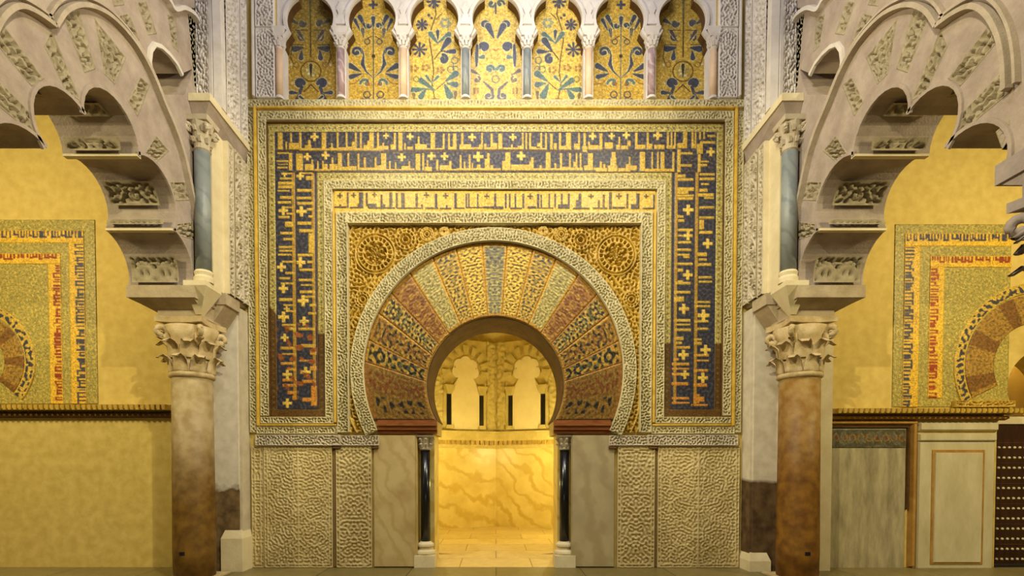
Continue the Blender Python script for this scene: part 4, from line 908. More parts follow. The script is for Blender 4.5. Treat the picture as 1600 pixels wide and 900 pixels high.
# ------------------------------------------------------------------ marble dado
def slab(u0, u1, v0, v1, label, material, h=0.05, seed=0, carve_=True, tree=True, wl=5.2):
    t = thing('marble_slab', label, 'slab', (U((u0 + u1) / 2), 0, V(v1)))
    if not carve_:
        bar('plain_face', u0, u1, v0, v1, material, t, h, 0.0); return t
    uu, vv = grid(u0, u1, v0, v1, 1.1); n, m = uu.shape
    hh = carve(n, m, wl / 1.1, seed, symx=True, cut=0.05)
    if tree:
        c0 = (u0 + u1) / 2
        hh = np.maximum(hh, sstep(2.2, .9, np.abs(uu - c0)))
        for k in range(5):
            b = v0 + (v1 - v0) * (k + .6) / 5
            d = np.hypot((uu - c0 - 26 * np.sign(uu - c0)), vv - b); hh = np.maximum(hh, .9 * sstep(1.5, .6, np.abs(d - 19)))
    ed = np.minimum(np.minimum(uu - u0, u1 - uu), np.minimum(vv - v0, v1 - vv))
    hh = np.where((ed > 4) & (ed < 6.5), 1.0, hh); hh = np.where(ed < 1.5, 1.0, hh)
    sheet('carved_face', W(uu, vv, h - .03 + .022 * hh), material, t, back=BACK); return t
slab(391, 410, 697, 886, 'narrow carved slab at the far left of the dado', DADO, .05, 301, tree=False)
slab(411, 518, 697, 886, 'wide carved marble slab with a leafy tree, left of the niche', DADO, .06, 302)
slab(524, 580, 697, 886, 'narrower carved marble slab left of the niche, beside the plain slab', DADO, .06, 303, tree=False, wl=6)
slab(582, 650, 679, 886, 'plain veined yellow marble slab just left of the niche opening', PLAINMARBLE, .05, carve_=False)
slab(893, 962, 679, 886, 'plain grey veined marble slab just right of the niche opening', GREYMARBLE, .05, carve_=False)
slab(966, 1024, 697, 886, 'narrower carved marble slab right of the niche, beside the plain slab', DADO, .06, 304, tree=False, wl=6)
slab(1029, 1157, 697, 886, 'wide carved marble slab with a leafy tree, right of the niche', DADO, .06, 305)
for (a, b, c_, d_), lab in (((400, 532, 532, 592), 'carved frieze over the dado slabs left of the niche'), ((1012, 1152, 952, 1012), 'carved frieze over the dado slabs right of the niche')):
    t = thing('carved_frieze', lab, 'frieze', (U((a + b) / 2), 0, V(697)))
    carved('relief_band', a, b, 680, 696.5, STUCCO_GREY, t, .05, .035, int(a), 'net', 4.4)
    carved('relief_band', c_, d_, 681, 696.5, STUCCO_GREY, t, .04, .03, int(a) + 3, 'net', 4.4)
    for q in ((519, 533), (580, 592)) if a < 700 else ((950, 964), (1013, 1028)):
        bar('bracket', q[0], q[1], 696.8, 702.5, SOFFIT, t, .09, 0.0)
for q, lab in (((518.2, 523.6), 'dark upright marble fillet between the left carved slabs'), ((1024.3, 1028.7), 'dark upright marble fillet between the right carved slabs')):
    o = bar('marble_fillet', q[0], q[1], 703, 886, lin and mat('fillet_marble', (120, 96, 56), (140, 114, 70), 4), None, .035, 0.0); tag(o, lab, 'fillet')

# niche shafts of black marble with carved capitals
def niche_column(u, label):
    x, y = U(u), 0.10
    t = thing('niche_column', label, 'column', (x, y, 0))
    b = MB(); r = .075
    b.box(x - .16, x + .16, y - .16, y + .14, 0.002, .19)
    b.lathe([(.15, .19), (.16, .22), (.15, .25), (.12, .27), (.11, .30), (.135, .33), (.13, .36), (.10, .38), (r * 1.05, .40)], (x, y, 0), 24)
    b.build('base', CREAM, t)
    MB().lathe([(r, .40), (r * .98, V(703))], (x, y, 0), 24).build('shaft', BLACKM, t, True)
    cp = MB(); z0, z1 = V(703), V(679.5)
    cp.lathe([(r * 1.1, z0), (r * 1.25, z0 + .02), (r, z0 + .04), (r * 1.1, z0 + .09), (r * 1.45, z1 - .03)], (x, y, 0), 20)
    cp.box(x - .13, x + .13, y - .125, y + .12, z1 - .03, z1)
    for k in range(8):
        a = k * math.pi / 4 + .2
        for z, q in ((z0 + .04, 1.05), (z0 + .12, 1.2)):
            cp.tube([(x + r * q * math.cos(a), y + r * q * math.sin(a), z), (x + r * (q + .35) * math.cos(a), y + r * (q + .35) * math.sin(a), z + .055), (x + r * (q + .75) * math.cos(a), y + r * (q + .75) * math.sin(a), z + .05)], [.02, .024, .012], 6)
    cp.build('capital', STUCCO_GREY, t)
    return t
niche_column(662.5, 'black marble shaft at the left side of the niche opening')
niche_column(884, 'black marble shaft at the right side of the niche opening')

# ------------------------------------------------------------------ columns, imposts and piers flanking the bay
XF, XB = 4.06, 4.90                          # inner and outer face of the lobed arches (they run from the wall towards the viewer)
def mir(s, p): return (s * p[0], p[1], p[2])
def leaf_mesh(m, c, a, r0, z0, z1, out, w, rb):
    """one bell leaf: rises along the bell and curls out at the tip."""
    ca, sa = math.cos(a), math.sin(a); n = 7; H = z1 - z0; rows = []
    for i in range(n + 1):
        t = i / n
        rr = r0 + (rb - r0) * t * .6 + out * max(0, t - .55) ** 1.5 * 3.2; z = z0 + H * min(t, .86) * 1.1 - (max(0, t - .84) * H * 1.3)
        ww = w * (1 - .25 * t) * (1 if t < .75 else (1 - (t - .75) * 2.2))
        rows.append((rr, z, max(ww, .012)))
    v = []; f = []
    for th in (0, .022):
        for rr, z, ww in rows:
            for e in (-1, -.4, .4, 1):
                q = rr + th + (.012 if abs(e) < .5 else 0); v.append((c[0] + q * ca - e * ww * sa, c[1] + q * sa + e * ww * ca, z))
    k = 4 * (n + 1)
    for i in range(n):
        for j in range(3):
            a0 = i * 4 + j; f.append((a0, a0 + 1, a0 + 5, a0 + 4)); f.append((k + a0 + 4, k + a0 + 5, k + a0 + 1, k + a0))
        for j in (0, 3): a0 = i * 4 + j; f.append((a0, a0 + 4, k + a0 + 4, k + a0))
    f.append((0, k, k + 1, 1)); a0 = n * 4; f.append((a0, a0 + 3, k + a0 + 3, k + a0))
    m.add(v, f)
def big_column(x, y, R, label, s, zc0, zc1, mats=(SHAFT, CAPITAL)):
    t = thing('stone_column', label, 'column', (x, y, 0))
    MB().lathe([(R * 1.0, .03), (R * 1.03, .4), (R * 1.0, 1.3), (R * .97, zc0 - .02)], (x, y, 0), 40).build('shaft', mats[0], t, True)
    b = MB(); b.box(x - R * 1.25, x + R * 1.25, y - R * 1.25, y + R * 1.25, 0.001, .02); b.lathe([(R * 1.22, .02), (R * 1.2, .03)], (x, y, 0), 32); b.build('base', mats[1], t)
    if y > -2: MB().box(x - .05, x + .02, y - R * 1.035, y - R * .98, .36, .41).build('socket_hole', BLACKM, t)
    H = zc1 - zc0
    bell = MB(); bell.lathe([(R * .98, zc0 - .03), (R * 1.08, zc0 - .015), (R * 1.10, zc0 + .02), (R * 1.04, zc0 + .05), (R * .95, zc0 + .07), (R * .95, zc0 + H * .45), (R * 1.05, zc0 + H * .68), (R * 1.28, zc0 + H * .86)], (x, y, 0), 40)
    bell.build('capital_bell', mats[1], t, True)
    for row, (z0, z1, off, n, w) in enumerate(((.06, .36, 0, 8, .105), (.30, .62, .5, 8, .12))):
        for k in range(n):
            a = (k + off) * 2 * math.pi / n; m = MB(); leaf_mesh(m, (x, y), a, R * .93, zc0 + H * z0, zc0 + H * z1, .13, w, R * 1.12); m.build('leaf', mats[1], t, True)
    for k in range(4):                       # corner volutes
        a = math.pi / 4 + k * math.pi / 2; ca, sa = math.cos(a), math.sin(a); pts = []; rr = []
        cr, cz = R * 1.42, zc0 + H * .74
        for i in range(22):
            q = i / 21; w = -math.pi * .5 + q * 3.4 * math.pi; r = .115 * (1 - .75 * q)
            pts.append((x + (cr + r * math.cos(w)) * ca, y + (cr + r * math.cos(w)) * sa, cz - r * math.sin(w))); rr.append(.055 * (1 - .45 * q))
        lead = [(x + R * .95 * ca, y + R * .95 * sa, zc0 + H * .52), (x + R * 1.2 * ca, y + R * 1.2 * sa, zc0 + H * .72)]
        m = MB(); m.tube(lead + pts[6:], [.04, .05] + rr[6:], 8); m.build('volute', mats[1], t, True)
    ab = MB(); n = 24; lo = []; hi = []
    for i in range(n * 4):
        side, q = divmod(i, n); e = q / n * 2 - 1; d = R * (1.02 + .18 * e * e); a = side * math.pi / 2
        px_, py_ = d, e * R * 1.2
        lo.append((x + px_ * math.cos(a) - py_ * math.sin(a), y + px_ * math.sin(a) + py_ * math.cos(a), zc0 + H * .90)); hi.append((lo[-1][0], lo[-1][1], zc1))
    ab.hexa(lo, hi); ab.build('abacus', mats[1], t)
    return t
def impost(x, y, s, f, label, zt, zs, zb, mats=IMPOSTM):
    """cruciform bracket block on a capital; f: direction of the arm under the arch (-1 towards the viewer)."""
    t = thing('impost_block', label, 'impost', (x, y, zb))
    X = lambda a: s * a
    ya = y - .33 * 1; 
    # arm carrying the arch
    yf, yb = (y + f * .42, y - f * .20)
    m = MB()
    q = lambda x0, x1, y0, y1, z: [(X(x0), y0, z), (X(x1), y0, z), (X(x1), y1, z), (X(x0), y1, z)]
    m.hexa(q(4.02, 4.50, y + f * .06, yb, zb), q(4.0, 4.86, yf, yb, zs)); m.hexa(q(3.98, 4.88, yf + f * .02, yb, zs), q(3.98, 4.88, yf + f * .02, yb, zt))
    m.build('arch_arm', mats, t)
    m = MB()                                  # arm towards the middle of the bay
    if f > 0: m.hexa(q(4.0, 4.60, y + .24, y - .24, zb), q(4.0, 4.60, y + .24, y - .24, zt - .004)); m.build('core', mats, t); return t
    y0, y1 = (y - f * .06, y - f * .44)
    m.hexa(q(4.02, 4.3, y0, y1, zb), q(3.84, 4.3, y0, y1, zs + .06)); m.hexa(q(3.82, 4.3, y0 + f * .015, y1, zs + .06), q(3.82, 4.3, y0 + f * .015, y1, zt + .06))
    m.build('side_arm', mats, t)
    m = MB(); m.hexa(q(4.0, 4.07, y - .26, y - .18, zb + .03), q(3.83, 4.13, y - .44, y - .05, zt)); m.hexa(q(3.83, 4.13, y - .44, y - .05, zt), q(3.83, 4.13, y - .44, y - .05, zt + .065)); m.build('corner_wedge', CREAM, t)
    m = MB(); m.hexa(q(4.0, 4.60, y + f * .24, y - f * .24, zb), q(4.0, 4.60, y + f * .24, y - f * .24, zt - .004)); m.build('core', mats, t)
    return t
YC = -0.75; CR = 0.266; XC = 4.28
ZCAP0 = P(304, 590, D + YC)[2]; ZCAP1 = P(304, 503, D + YC)[2]
ZS = P(1240, 466, 6.85)[2]; ZT = P(1240, 447, 6.85)[2]
YN = -4.30                                   # the pair of columns nearer the viewer
for s, side in ((-1, 'left'), (1, 'right')):
    big_column(s * XC, YC, CR, 'stained stone column with leafy capital %s of the mosaic surround' % side, s, ZCAP0, ZCAP1, (SHAFT if s < 0 else SHAFTR, CAPITAL))
    impost(s * XC, YC, s, -1, 'bracket-shaped stone block on the %s leafy capital under the arch foot' % side, ZT, ZS, ZCAP1)
    big_column(s * XC, YN, CR, 'grey column capital cut by the %s edge of the photo' % side, s, ZCAP0, ZCAP1, (SHAFT, NEARSTONE))
    impost(s * XC, YN, s, 1, 'grey impost block at the %s edge of the photo under the near arch foot' % side, ZT, ZS, ZCAP1, NEARSTONE)

def side_sheet(name, s, X, y0, y1, z0, z1, depth, seed, material, parent, kind='net', wl=4.4, step=.0115, rim=.014, base=0.0, symx=False, pd=34):
    """carved strip on a face that looks to the middle of the bay."""
    n = max(6, int((z1 - z0) / step)); m = max(5, int(abs(y1 - y0) / step)); yy, zz = np.meshgrid(np.linspace(y0, y1, m), np.linspace(z1, z0, n))
    h = vine(n, m, step * 100, seed, pd) if kind == 'vine' else carve(n, m, wl * 1.35 * .01 / step, seed, symx, cut=-.35, soft=.16)
    e = np.minimum(np.minimum(np.abs(yy - y0), np.abs(yy - y1)), np.minimum(zz - z0, z1 - zz)); h = np.where(e < rim, 1, h)
    return sheet(name, np.stack([s * (X - base - 1.7 * depth * h), yy, zz], -1), material, parent, back=(s * (base + .004), 0, 0))
ZSL = P(800, 150, 6.92)[2]                   # top of the upper cornice slab
ZSB = P(800, 187, 6.92)[2]
for s, side in ((-1, 'left'), (1, 'right')):
    xo = 5.06 if s > 0 else 4.62
    t = thing('wall_pier', 'tall wall pier with peeling white plaster and dark foot %s of the dado' % side, 'pier', (s * 4.2, -0.15, 0))
    X = lambda a, b: sorted((s * a, s * b))
    pm = PIER if s < 0 else PIERR
    m = MB(); m.box(*X(3.87, 4.55), -.30, -.002, 0.001, ZT); m.build('lower_shaft', pm, t)
    m = MB(); m.box(*X(4.552, xo), -.28, -.002, 0.001, ZT); m.build('plastered_return', CREAM, t)
    m = MB(); m.box(*X(3.835, 3.97), -.27, -.005, 0.001, ZT - .02); m.build('corner_strip', STUCCO_GREY if s < 0 else pm, t)
    m = MB(); fz = .5 if s < 0 else .16; m.box(*X(3.80, 4.12), -.36, -.004, 0.001, fz); m.hexa([(s * 3.80, -.36, fz), (s * 4.12, -.36, fz), (s * 4.12, -.004, fz), (s * 3.80, -.004, fz)], [(s * 3.84, -.31, fz + .12), (s * 4.08, -.31, fz + .12), (s * 4.08, -.004, fz + .12), (s * 3.84, -.004, fz + .12)]); m.build('foot_block', CREAM, t)
    up = thing('upper_pier', 'upper pier faced with carved bands above the %s column' % side, 'pier', (s * 4.2, -.5, ZT + .06))
    m = MB(); m.box(*X(3.87, XB), -.93, -.002, ZT + .065, ZSB - .001); m.build('core', CREAM, up)
    side_sheet('carved_band', s, 3.87, -.03, -.20, ZT + .08, ZSB, .04, 400, STUCCO_GREY, up, 'net', 4.8)
    side_sheet('carved_band', s, 3.87, -.23, -.46, ZT + .08, ZSB, .045, 401, STUCCO_GREY, up, 'vine', pd=42)
    side_sheet('carved_band', s, 3.87, -.49, -.62, ZT + .08, ZSB, .04, 402, STUCCO_GREY, up, 'net', 4.4)
    for ya in (-.215, -.475, -.635): MB().box(*X(3.805, 3.87), ya - .012, ya + .012, ZT + .07, ZSB - .002).build('fillet', CREAM, up)
    # colonnette in the corner
    cx, cy = s * 3.935, -1.045
    c = thing('tall_colonnette', 'tall grey marble colonnette on the %s pier beside the carved bands' % side, 'colonnette', (cx, cy, ZT + .06))
    z0 = ZT + .07; zc = P(800, 240, 6.96)[2]; zt = ZSB - .002
    MB().lathe([(.122, z0), (.122, z0 + .06), (.108, z0 + .09), (.118, z0 + .13), (.102, z0 + .16)], (cx, cy, 0), 20).build('base', CREAM, c)
    MB().lathe([(.10, z0 + .16), (.098, zc)], (cx, cy, 0), 24).build('shaft', BLUEM, c, True)
    cap = dotted_capital((cx, cy, 0), zc, zt, .098)
    for k in range(4):
        a = math.pi / 4 + k * math.pi / 2; ca, sa = math.cos(a), math.sin(a); w = np.linspace(-2.0, 5.0, 14)
        cap.tube([(cx + (.155 + .05 * (1 - .08 * i) * math.cos(q)) * ca, cy + (.155 + .05 * (1 - .08 * i) * math.cos(q)) * sa, zt - .13 + .05 * (1 - .06 * i) * math.sin(q)) for i, q in enumerate(w)], .026, 6)
    cap.build('capital', STUCCO_GREY, c)
    # cornice slab over it
    sl = thing('cornice_slab', 'projecting stone cornice slab above the %s tall colonnette' % side, 'slab', (s * 4.2, -.55, ZSB))
    m = MB()
    zm = ZSB + (ZSL - ZSB) * .68
    XE = XF - .004; A = [(s * 3.93, -1.02), (s * XE, -1.02), (s * XE, -.003), (s * 3.87, -.003)]; Bq = [(s * 3.79, -1.12), (s * XE, -1.12), (s * XE, -.003), (s * 3.79, -.003)]
    m.hexa([(a, b, ZSB) for a, b in A], [(a, b, zm) for a, b in Bq]); m.box(*X(XE, XB), -.93, -.003, ZSB, ZSL); m.build('bevelled_soffit', STONE, sl)
    m = MB(); m.hexa([(a - (s * .02 if abs(a) < 3.9 else 0), b - (.02 if b < -.1 else 0), zm) for a, b in Bq], [(a - (s * .02 if abs(a) < 3.9 else 0), b - (.02 if b < -.1 else 0), ZSL) for a, b in Bq]); m.build('top_edge', CREAM, sl)
    # pier above the slab: ribs and carved bands that rise to the vault
    hp = thing('rising_pier', 'high pier with pale ribs and carved panels above the %s cornice slab' % side, 'pier', (s * 4.2, -.5, ZSL))
    m = MB(); m.box(*X(3.87, XB), -.90, -.002, ZSL + .001, 9.2); m.build('core', STUCCO_PALE, hp)
    for ya, yb, k in ((-.04, -.25, 0), (-.30, -.66, 1)):
        side_sheet('carved_band', s, 3.87, ya, yb, ZSL + .01, 8.6, .045, 410 + k, STUCCO_PALE, hp, 'net', 5.0)
    for ya, w, h in ((-.275, .018, .07), (-.02, .018, .06)): MB().box(*X(3.87 - h, 3.87), ya - w, ya + w, ZSL + .002, 9.0).build('fillet', STUCCO_PALE, hp)
    n = 20; zz = np.linspace(ZSL + .002, 8.8, n); yb = -.80 - .10 * ((zz - ZSL) / 2) ** 2 * .6
    pts = np.stack([np.full(n, s * 3.86), yb, zz], -1)
    MB().strip(pts, np.tile((0, .075, 0), (n, 1)), np.tile((-s * .10, 0, 0), (n, 1))).build('curved_rib', STUCCO_PALE, hp)
    n2, m2 = 110, 18; zz, xx = np.meshgrid(np.linspace(8.4, ZSL + .01, n2), np.linspace(3.90, 4.055, m2), indexing='ij')
    hh = carve(n2, m2, 3.6, 415); hh[:, :1] = hh[:, -1:] = 1
    sheet('carved_panel', np.stack([s * xx, -.908 - .05 * hh, zz], -1), STUCCO_PALE, hp, back=(0, .006, 0))

# ------------------------------------------------------------------ lobed arches at either side
def A2(px, py, X=XF): p = PX(px, py, X); return (p[1], p[2])     # point of the right arch face -> (y, z)
spr = (A2(1251, 449)[0], ZT + .002)
c12 = A2(1281, 359); c23 = A2(1336, 243); c34 = A2(1420, 180); c45 = A2(1480, 232); nsp = (YN + .42, ZT + .002)
def bulge(a, b, k, n=14):
    """arc from a to b bulging to the left of the direction of travel by k times the half chord."""
    a, b = np.array(a), np.array(b); mid = (a + b) / 2; d = b - a; L = np.linalg.norm(d) / 2; nn = np.array((d[1], -d[0])) / (2 * L)
    sag = k * L; r = (L * L + sag * sag) / (2 * sag); cc = mid - nn * (r - sag) * 1.0
    w0 = math.atan2(a[1] - cc[1], a[0] - cc[0]); w1 = math.atan2(b[1] - cc[1], b[0] - cc[0])
    m_ = mid + nn * sag; wm = math.atan2(m_[1] - cc[1], m_[0] - cc[0])
    def un(w, ref):
        while w - ref > math.pi: w -= 2 * math.pi
        while w - ref < -math.pi: w += 2 * math.pi
        return w
    w0, w1 = un(w0, wm), un(w1, wm)
    return [(cc[0] + r * math.cos(w), cc[1] + r * math.sin(w)) for w in np.linspace(w0, w1, n)], cc, r, (w0, w1)
lobes = []
cusps = [spr, c12, c23, c34, c45, nsp]
KB = [.45, .80, 1.10, .90, .62]
for a, b, k in zip(cusps[:-1], cusps[1:], KB): lobes.append(bulge(a, b, k))
intr = []
for L in lobes: intr += L[0][:-1]
intr.append(nsp)
ex_px = [(1238, 447), (1240, 400), (1247, 340), (1258, 290), (1268, 245), (1281, 205), (1298, 165), (1320, 112), (1345, 68), (1375, 33), (1402, 14), (1430, 7), (1455, 16), (1472, 40), (1500, 20), (1528, 9), (1552, 22), (1570, 55), (1578, 95), (1580, 140)]
extr = [A2(a, b) for a, b in ex_px]
hole_px = [(1266, 115), (1275, 97), (1288, 80), (1301, 68), (1312, 64), (1319, 74), (1321, 92), (1318, 112), (1308, 132), (1298, 148), (1262, 148), (1254, 128), (1250, 108)]
hole = [A2(a, b) for a, b in hole_px]
outl = [(-.95, ZT + .002)] if False else []
Y1 = -.935
scr = [(Y1, ZT + .003), (Y1, 8.9), (-5.3, 8.9), (-5.3, ZT + .003), (nsp[0], ZT + .003)] + intr[::-1][1:-1] + [(spr[0], ZT + .003)]
arch_panels = {
 'carved_voussoir': [((1427,14),(1456,15),(1418,114),(1401,108)), ((1470,44),(1481,72),(1446,145),(1424,158)), ((1545,39),(1567,55),(1501,135),(1481,123)), ((1563,114),(1581,142),(1494,214),(1503,176)), ((1578,187),(1579,214),(1566,234),(1556,206)),
   ((1353,90),(1403,28),(1387,116),(1371,132)), ((1316,133),(1331,120),(1350,158),(1335,182)), ((1286,236),(1306,212),(1326,242),(1306,254)), ((1256,283),(1286,284),(1276,314),(1251,313)), ((1249,346),(1275,350),(1275,366),(1240,378)), ((1241,402),(1248,400),(1246,440),(1240,443))],
 'upper_voussoir': [((1276,27),(1289,22),(1281,72),(1271,82)), ((1322,2),(1337,2),(1319,55),(1305,53)), ((1349,20),(1366,24),(1338,68),(1332,62)), ((1233,10),(1258,12),(1246,140),(1224,140)), ((1368,-30),(1384,-30),(1372,10),(1356,8))]}
for s, side in ((-1, 'left'), (1, 'right')):
    near = thing('lobed_arch', 'large lobed stone arch with carved wedges at the %s side of the bay' % side, 'arch', (s * 4.4, -2.4, ZT))
    fnp = lambda p, d: (s * d, p[0], p[1])
    beds = [[A2(*q) for q in qd] for lst in arch_panels.values() for qd in lst if min(q[1] for q in qd) > -60]
    m = MB(); m.prism([scr, hole], fnp, XF + .085, XB); m.prism([scr, hole] + beds, fnp, XF, XF + .085); m.build('arch_body', STONE, near)
    def ribbon(name, pts, w, h, material, off=0.0):
        pts = np.array(pts); n = len(pts); wv = np.zeros((n, 3)); p3 = np.zeros((n, 3))
        for i in range(n):
            t = pts[min(i + 1, n - 1)] - pts[max(i - 1, 0)]; t = t / (np.linalg.norm(t) + 1e-9); nn = np.array((-t[1], t[0])); wv[i] = (0, nn[0] * w, nn[1] * w); p3[i] = (s * (XF + .001), pts[i][0] + nn[0] * off, pts[i][1] + nn[1] * off)
        return MB().strip(p3, wv, np.tile((-s * h, 0, 0), (n, 1))).build(name, material, near)
    def fine(pl, per=4):
        o = []
        for a, b in zip(pl[:-1], pl[1:]): o += [(a[0] + (b[0] - a[0]) * i / per, a[1] + (b[1] - a[1]) * i / per) for i in range(per)]
        return o + [pl[-1]]
    def smooth(pl, k=5):                       # Catmull-Rom
        o = []
        for i in range(len(pl) - 1):
            p0, p1, p2, p3 = (np.array(pl[max(i - 1, 0)]), np.array(pl[i]), np.array(pl[i + 1]), np.array(pl[min(i + 2, len(pl) - 1)]))
            for q in np.linspace(0, 1, k, endpoint=False): o.append(tuple(.5 * (2 * p1 + (p2 - p0) * q + (2 * p0 - 5 * p1 + 4 * p2 - p3) * q * q + (3 * p1 - p0 - 3 * p2 + p3) * q ** 3)))
        return o + [tuple(pl[-1])]
    for seg in (extr[:14], extr[13:]):
        sm = smooth(seg)
        ribbon('archivolt', sm, .026, .07, ARCHV, .0); ribbon('archivolt', sm, .016, .05, ARCHV, -.064)
        for a, b in list(zip(sm[:-1], sm[1:]))[::2]:    # pearls of the moulding
            pass
    for L in lobes: ribbon('lobe_edge', L[0], .022, .02, STONE, -.022)
    up = smooth([A2(a, b) for a, b in ((1214, 62), (1222, 52), (1240, 40), (1252, 22), (1268, 12), (1283, 14), (1292, 0), (1305, -14))])
    ribbon('upper_archivolt', up, .03, .07, STUCCO_PALE)
    ribbon('upper_edge', [A2(a, b) for a, b in hole_px[:8]], .03, .03, STUCCO_PALE, .03)
    for nm, lst in arch_panels.items():
        for k, qd in enumerate(lst):
            a, b, c_, d_ = [np.array(A2(*q)) for q in qd]
            if s < 0 and nm == 'x': continue
            n = max(6, int(max(np.linalg.norm(a - d_), np.linalg.norm(b - c_)) / .0115)); m_ = max(6, int(max(np.linalg.norm(a - b), np.linalg.norm(c_ - d_)) / .0115))
            u, v = np.meshgrid(np.linspace(0, 1, m_), np.linspace(0, 1, n)); u, v = u[..., None], v[..., None]
            g = (a * (1 - u) + b * u) * (1 - v) + (d_ * (1 - u) + c_ * u) * v
            h = carve(n, m_, 6.6 / 1.15, 500 + k + (20 if nm[0] == 'u' else 0), cut=-.02, soft=.12); h[:2] = h[-2:] = 1; h[:, :2] = h[:, -2:] = 1
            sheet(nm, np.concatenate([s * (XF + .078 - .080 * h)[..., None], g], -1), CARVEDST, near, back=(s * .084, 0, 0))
    # carved panels and ledges on the soffits of the lobes
    def soffit(L, q0, q1, x0, x1, seed, kind='net'):
        pts, cc, r, (w0, w1) = L
        n = max(6, int(abs(w1 - w0) * (q1 - q0) * r / .018)); m_ = max(6, int((x1 - x0) / .018))
        ww, xx = np.meshgrid(np.linspace(w0 + (w1 - w0) * q0, w0 + (w1 - w0) * q1, n), np.linspace(x0, x1, m_), indexing='ij')
        if kind == 'net': h = carve(n, m_, 4.2, seed, symx=True)
        else:
            uu_ = np.linspace(-1, 1, m_)[None]; vv_ = np.linspace(0, 1, n)[:, None]
            h = sstep(.25, .05, np.abs(np.hypot(np.abs(uu_) - .45, (vv_ - .35) * 1.3) - .33)); h = np.maximum(h, sstep(.12, .05, np.abs(np.abs(uu_) - .45) + 0 * vv_) * (vv_ < .6)); h = np.maximum(h, carve(n, m_, 3.6, seed, symx=True) * (vv_ > .6))
        h[:2] = h[-2:] = 1; h[:, :2] = h[:, -2:] = 1
        rr = r - .006 - .05 * h
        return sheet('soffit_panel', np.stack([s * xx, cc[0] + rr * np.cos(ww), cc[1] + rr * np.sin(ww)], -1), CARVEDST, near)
    xa, xb = XF + .14, XB - .08
    soffit(lobes[0], .04, .52, xa, xb, 560, 'hearts')
    soffit(lobes[1], .28, .55, xa, xb, 561); soffit(lobes[1], .03, .11, xa - .05, xb + .04, 562)
    soffit(lobes[2], .02, .14, xa, xb, 563); soffit(lobes[2], .32, .46, xa, xb, 564)
    soffit(lobes[3], .25, .6, xa, xb, 565); soffit(lobes[4], .3, .6, xa, xb, 566)
    for cpt in cusps[1:3]:                    # light ledge at each far cusp
        MB().box(*sorted((s * (XF - .01), s * (XB - .01))), cpt[0] - .012, cpt[0] + .05, cpt[1] - .012, cpt[1] + .014).build('cusp_ledge', CREAM, near)

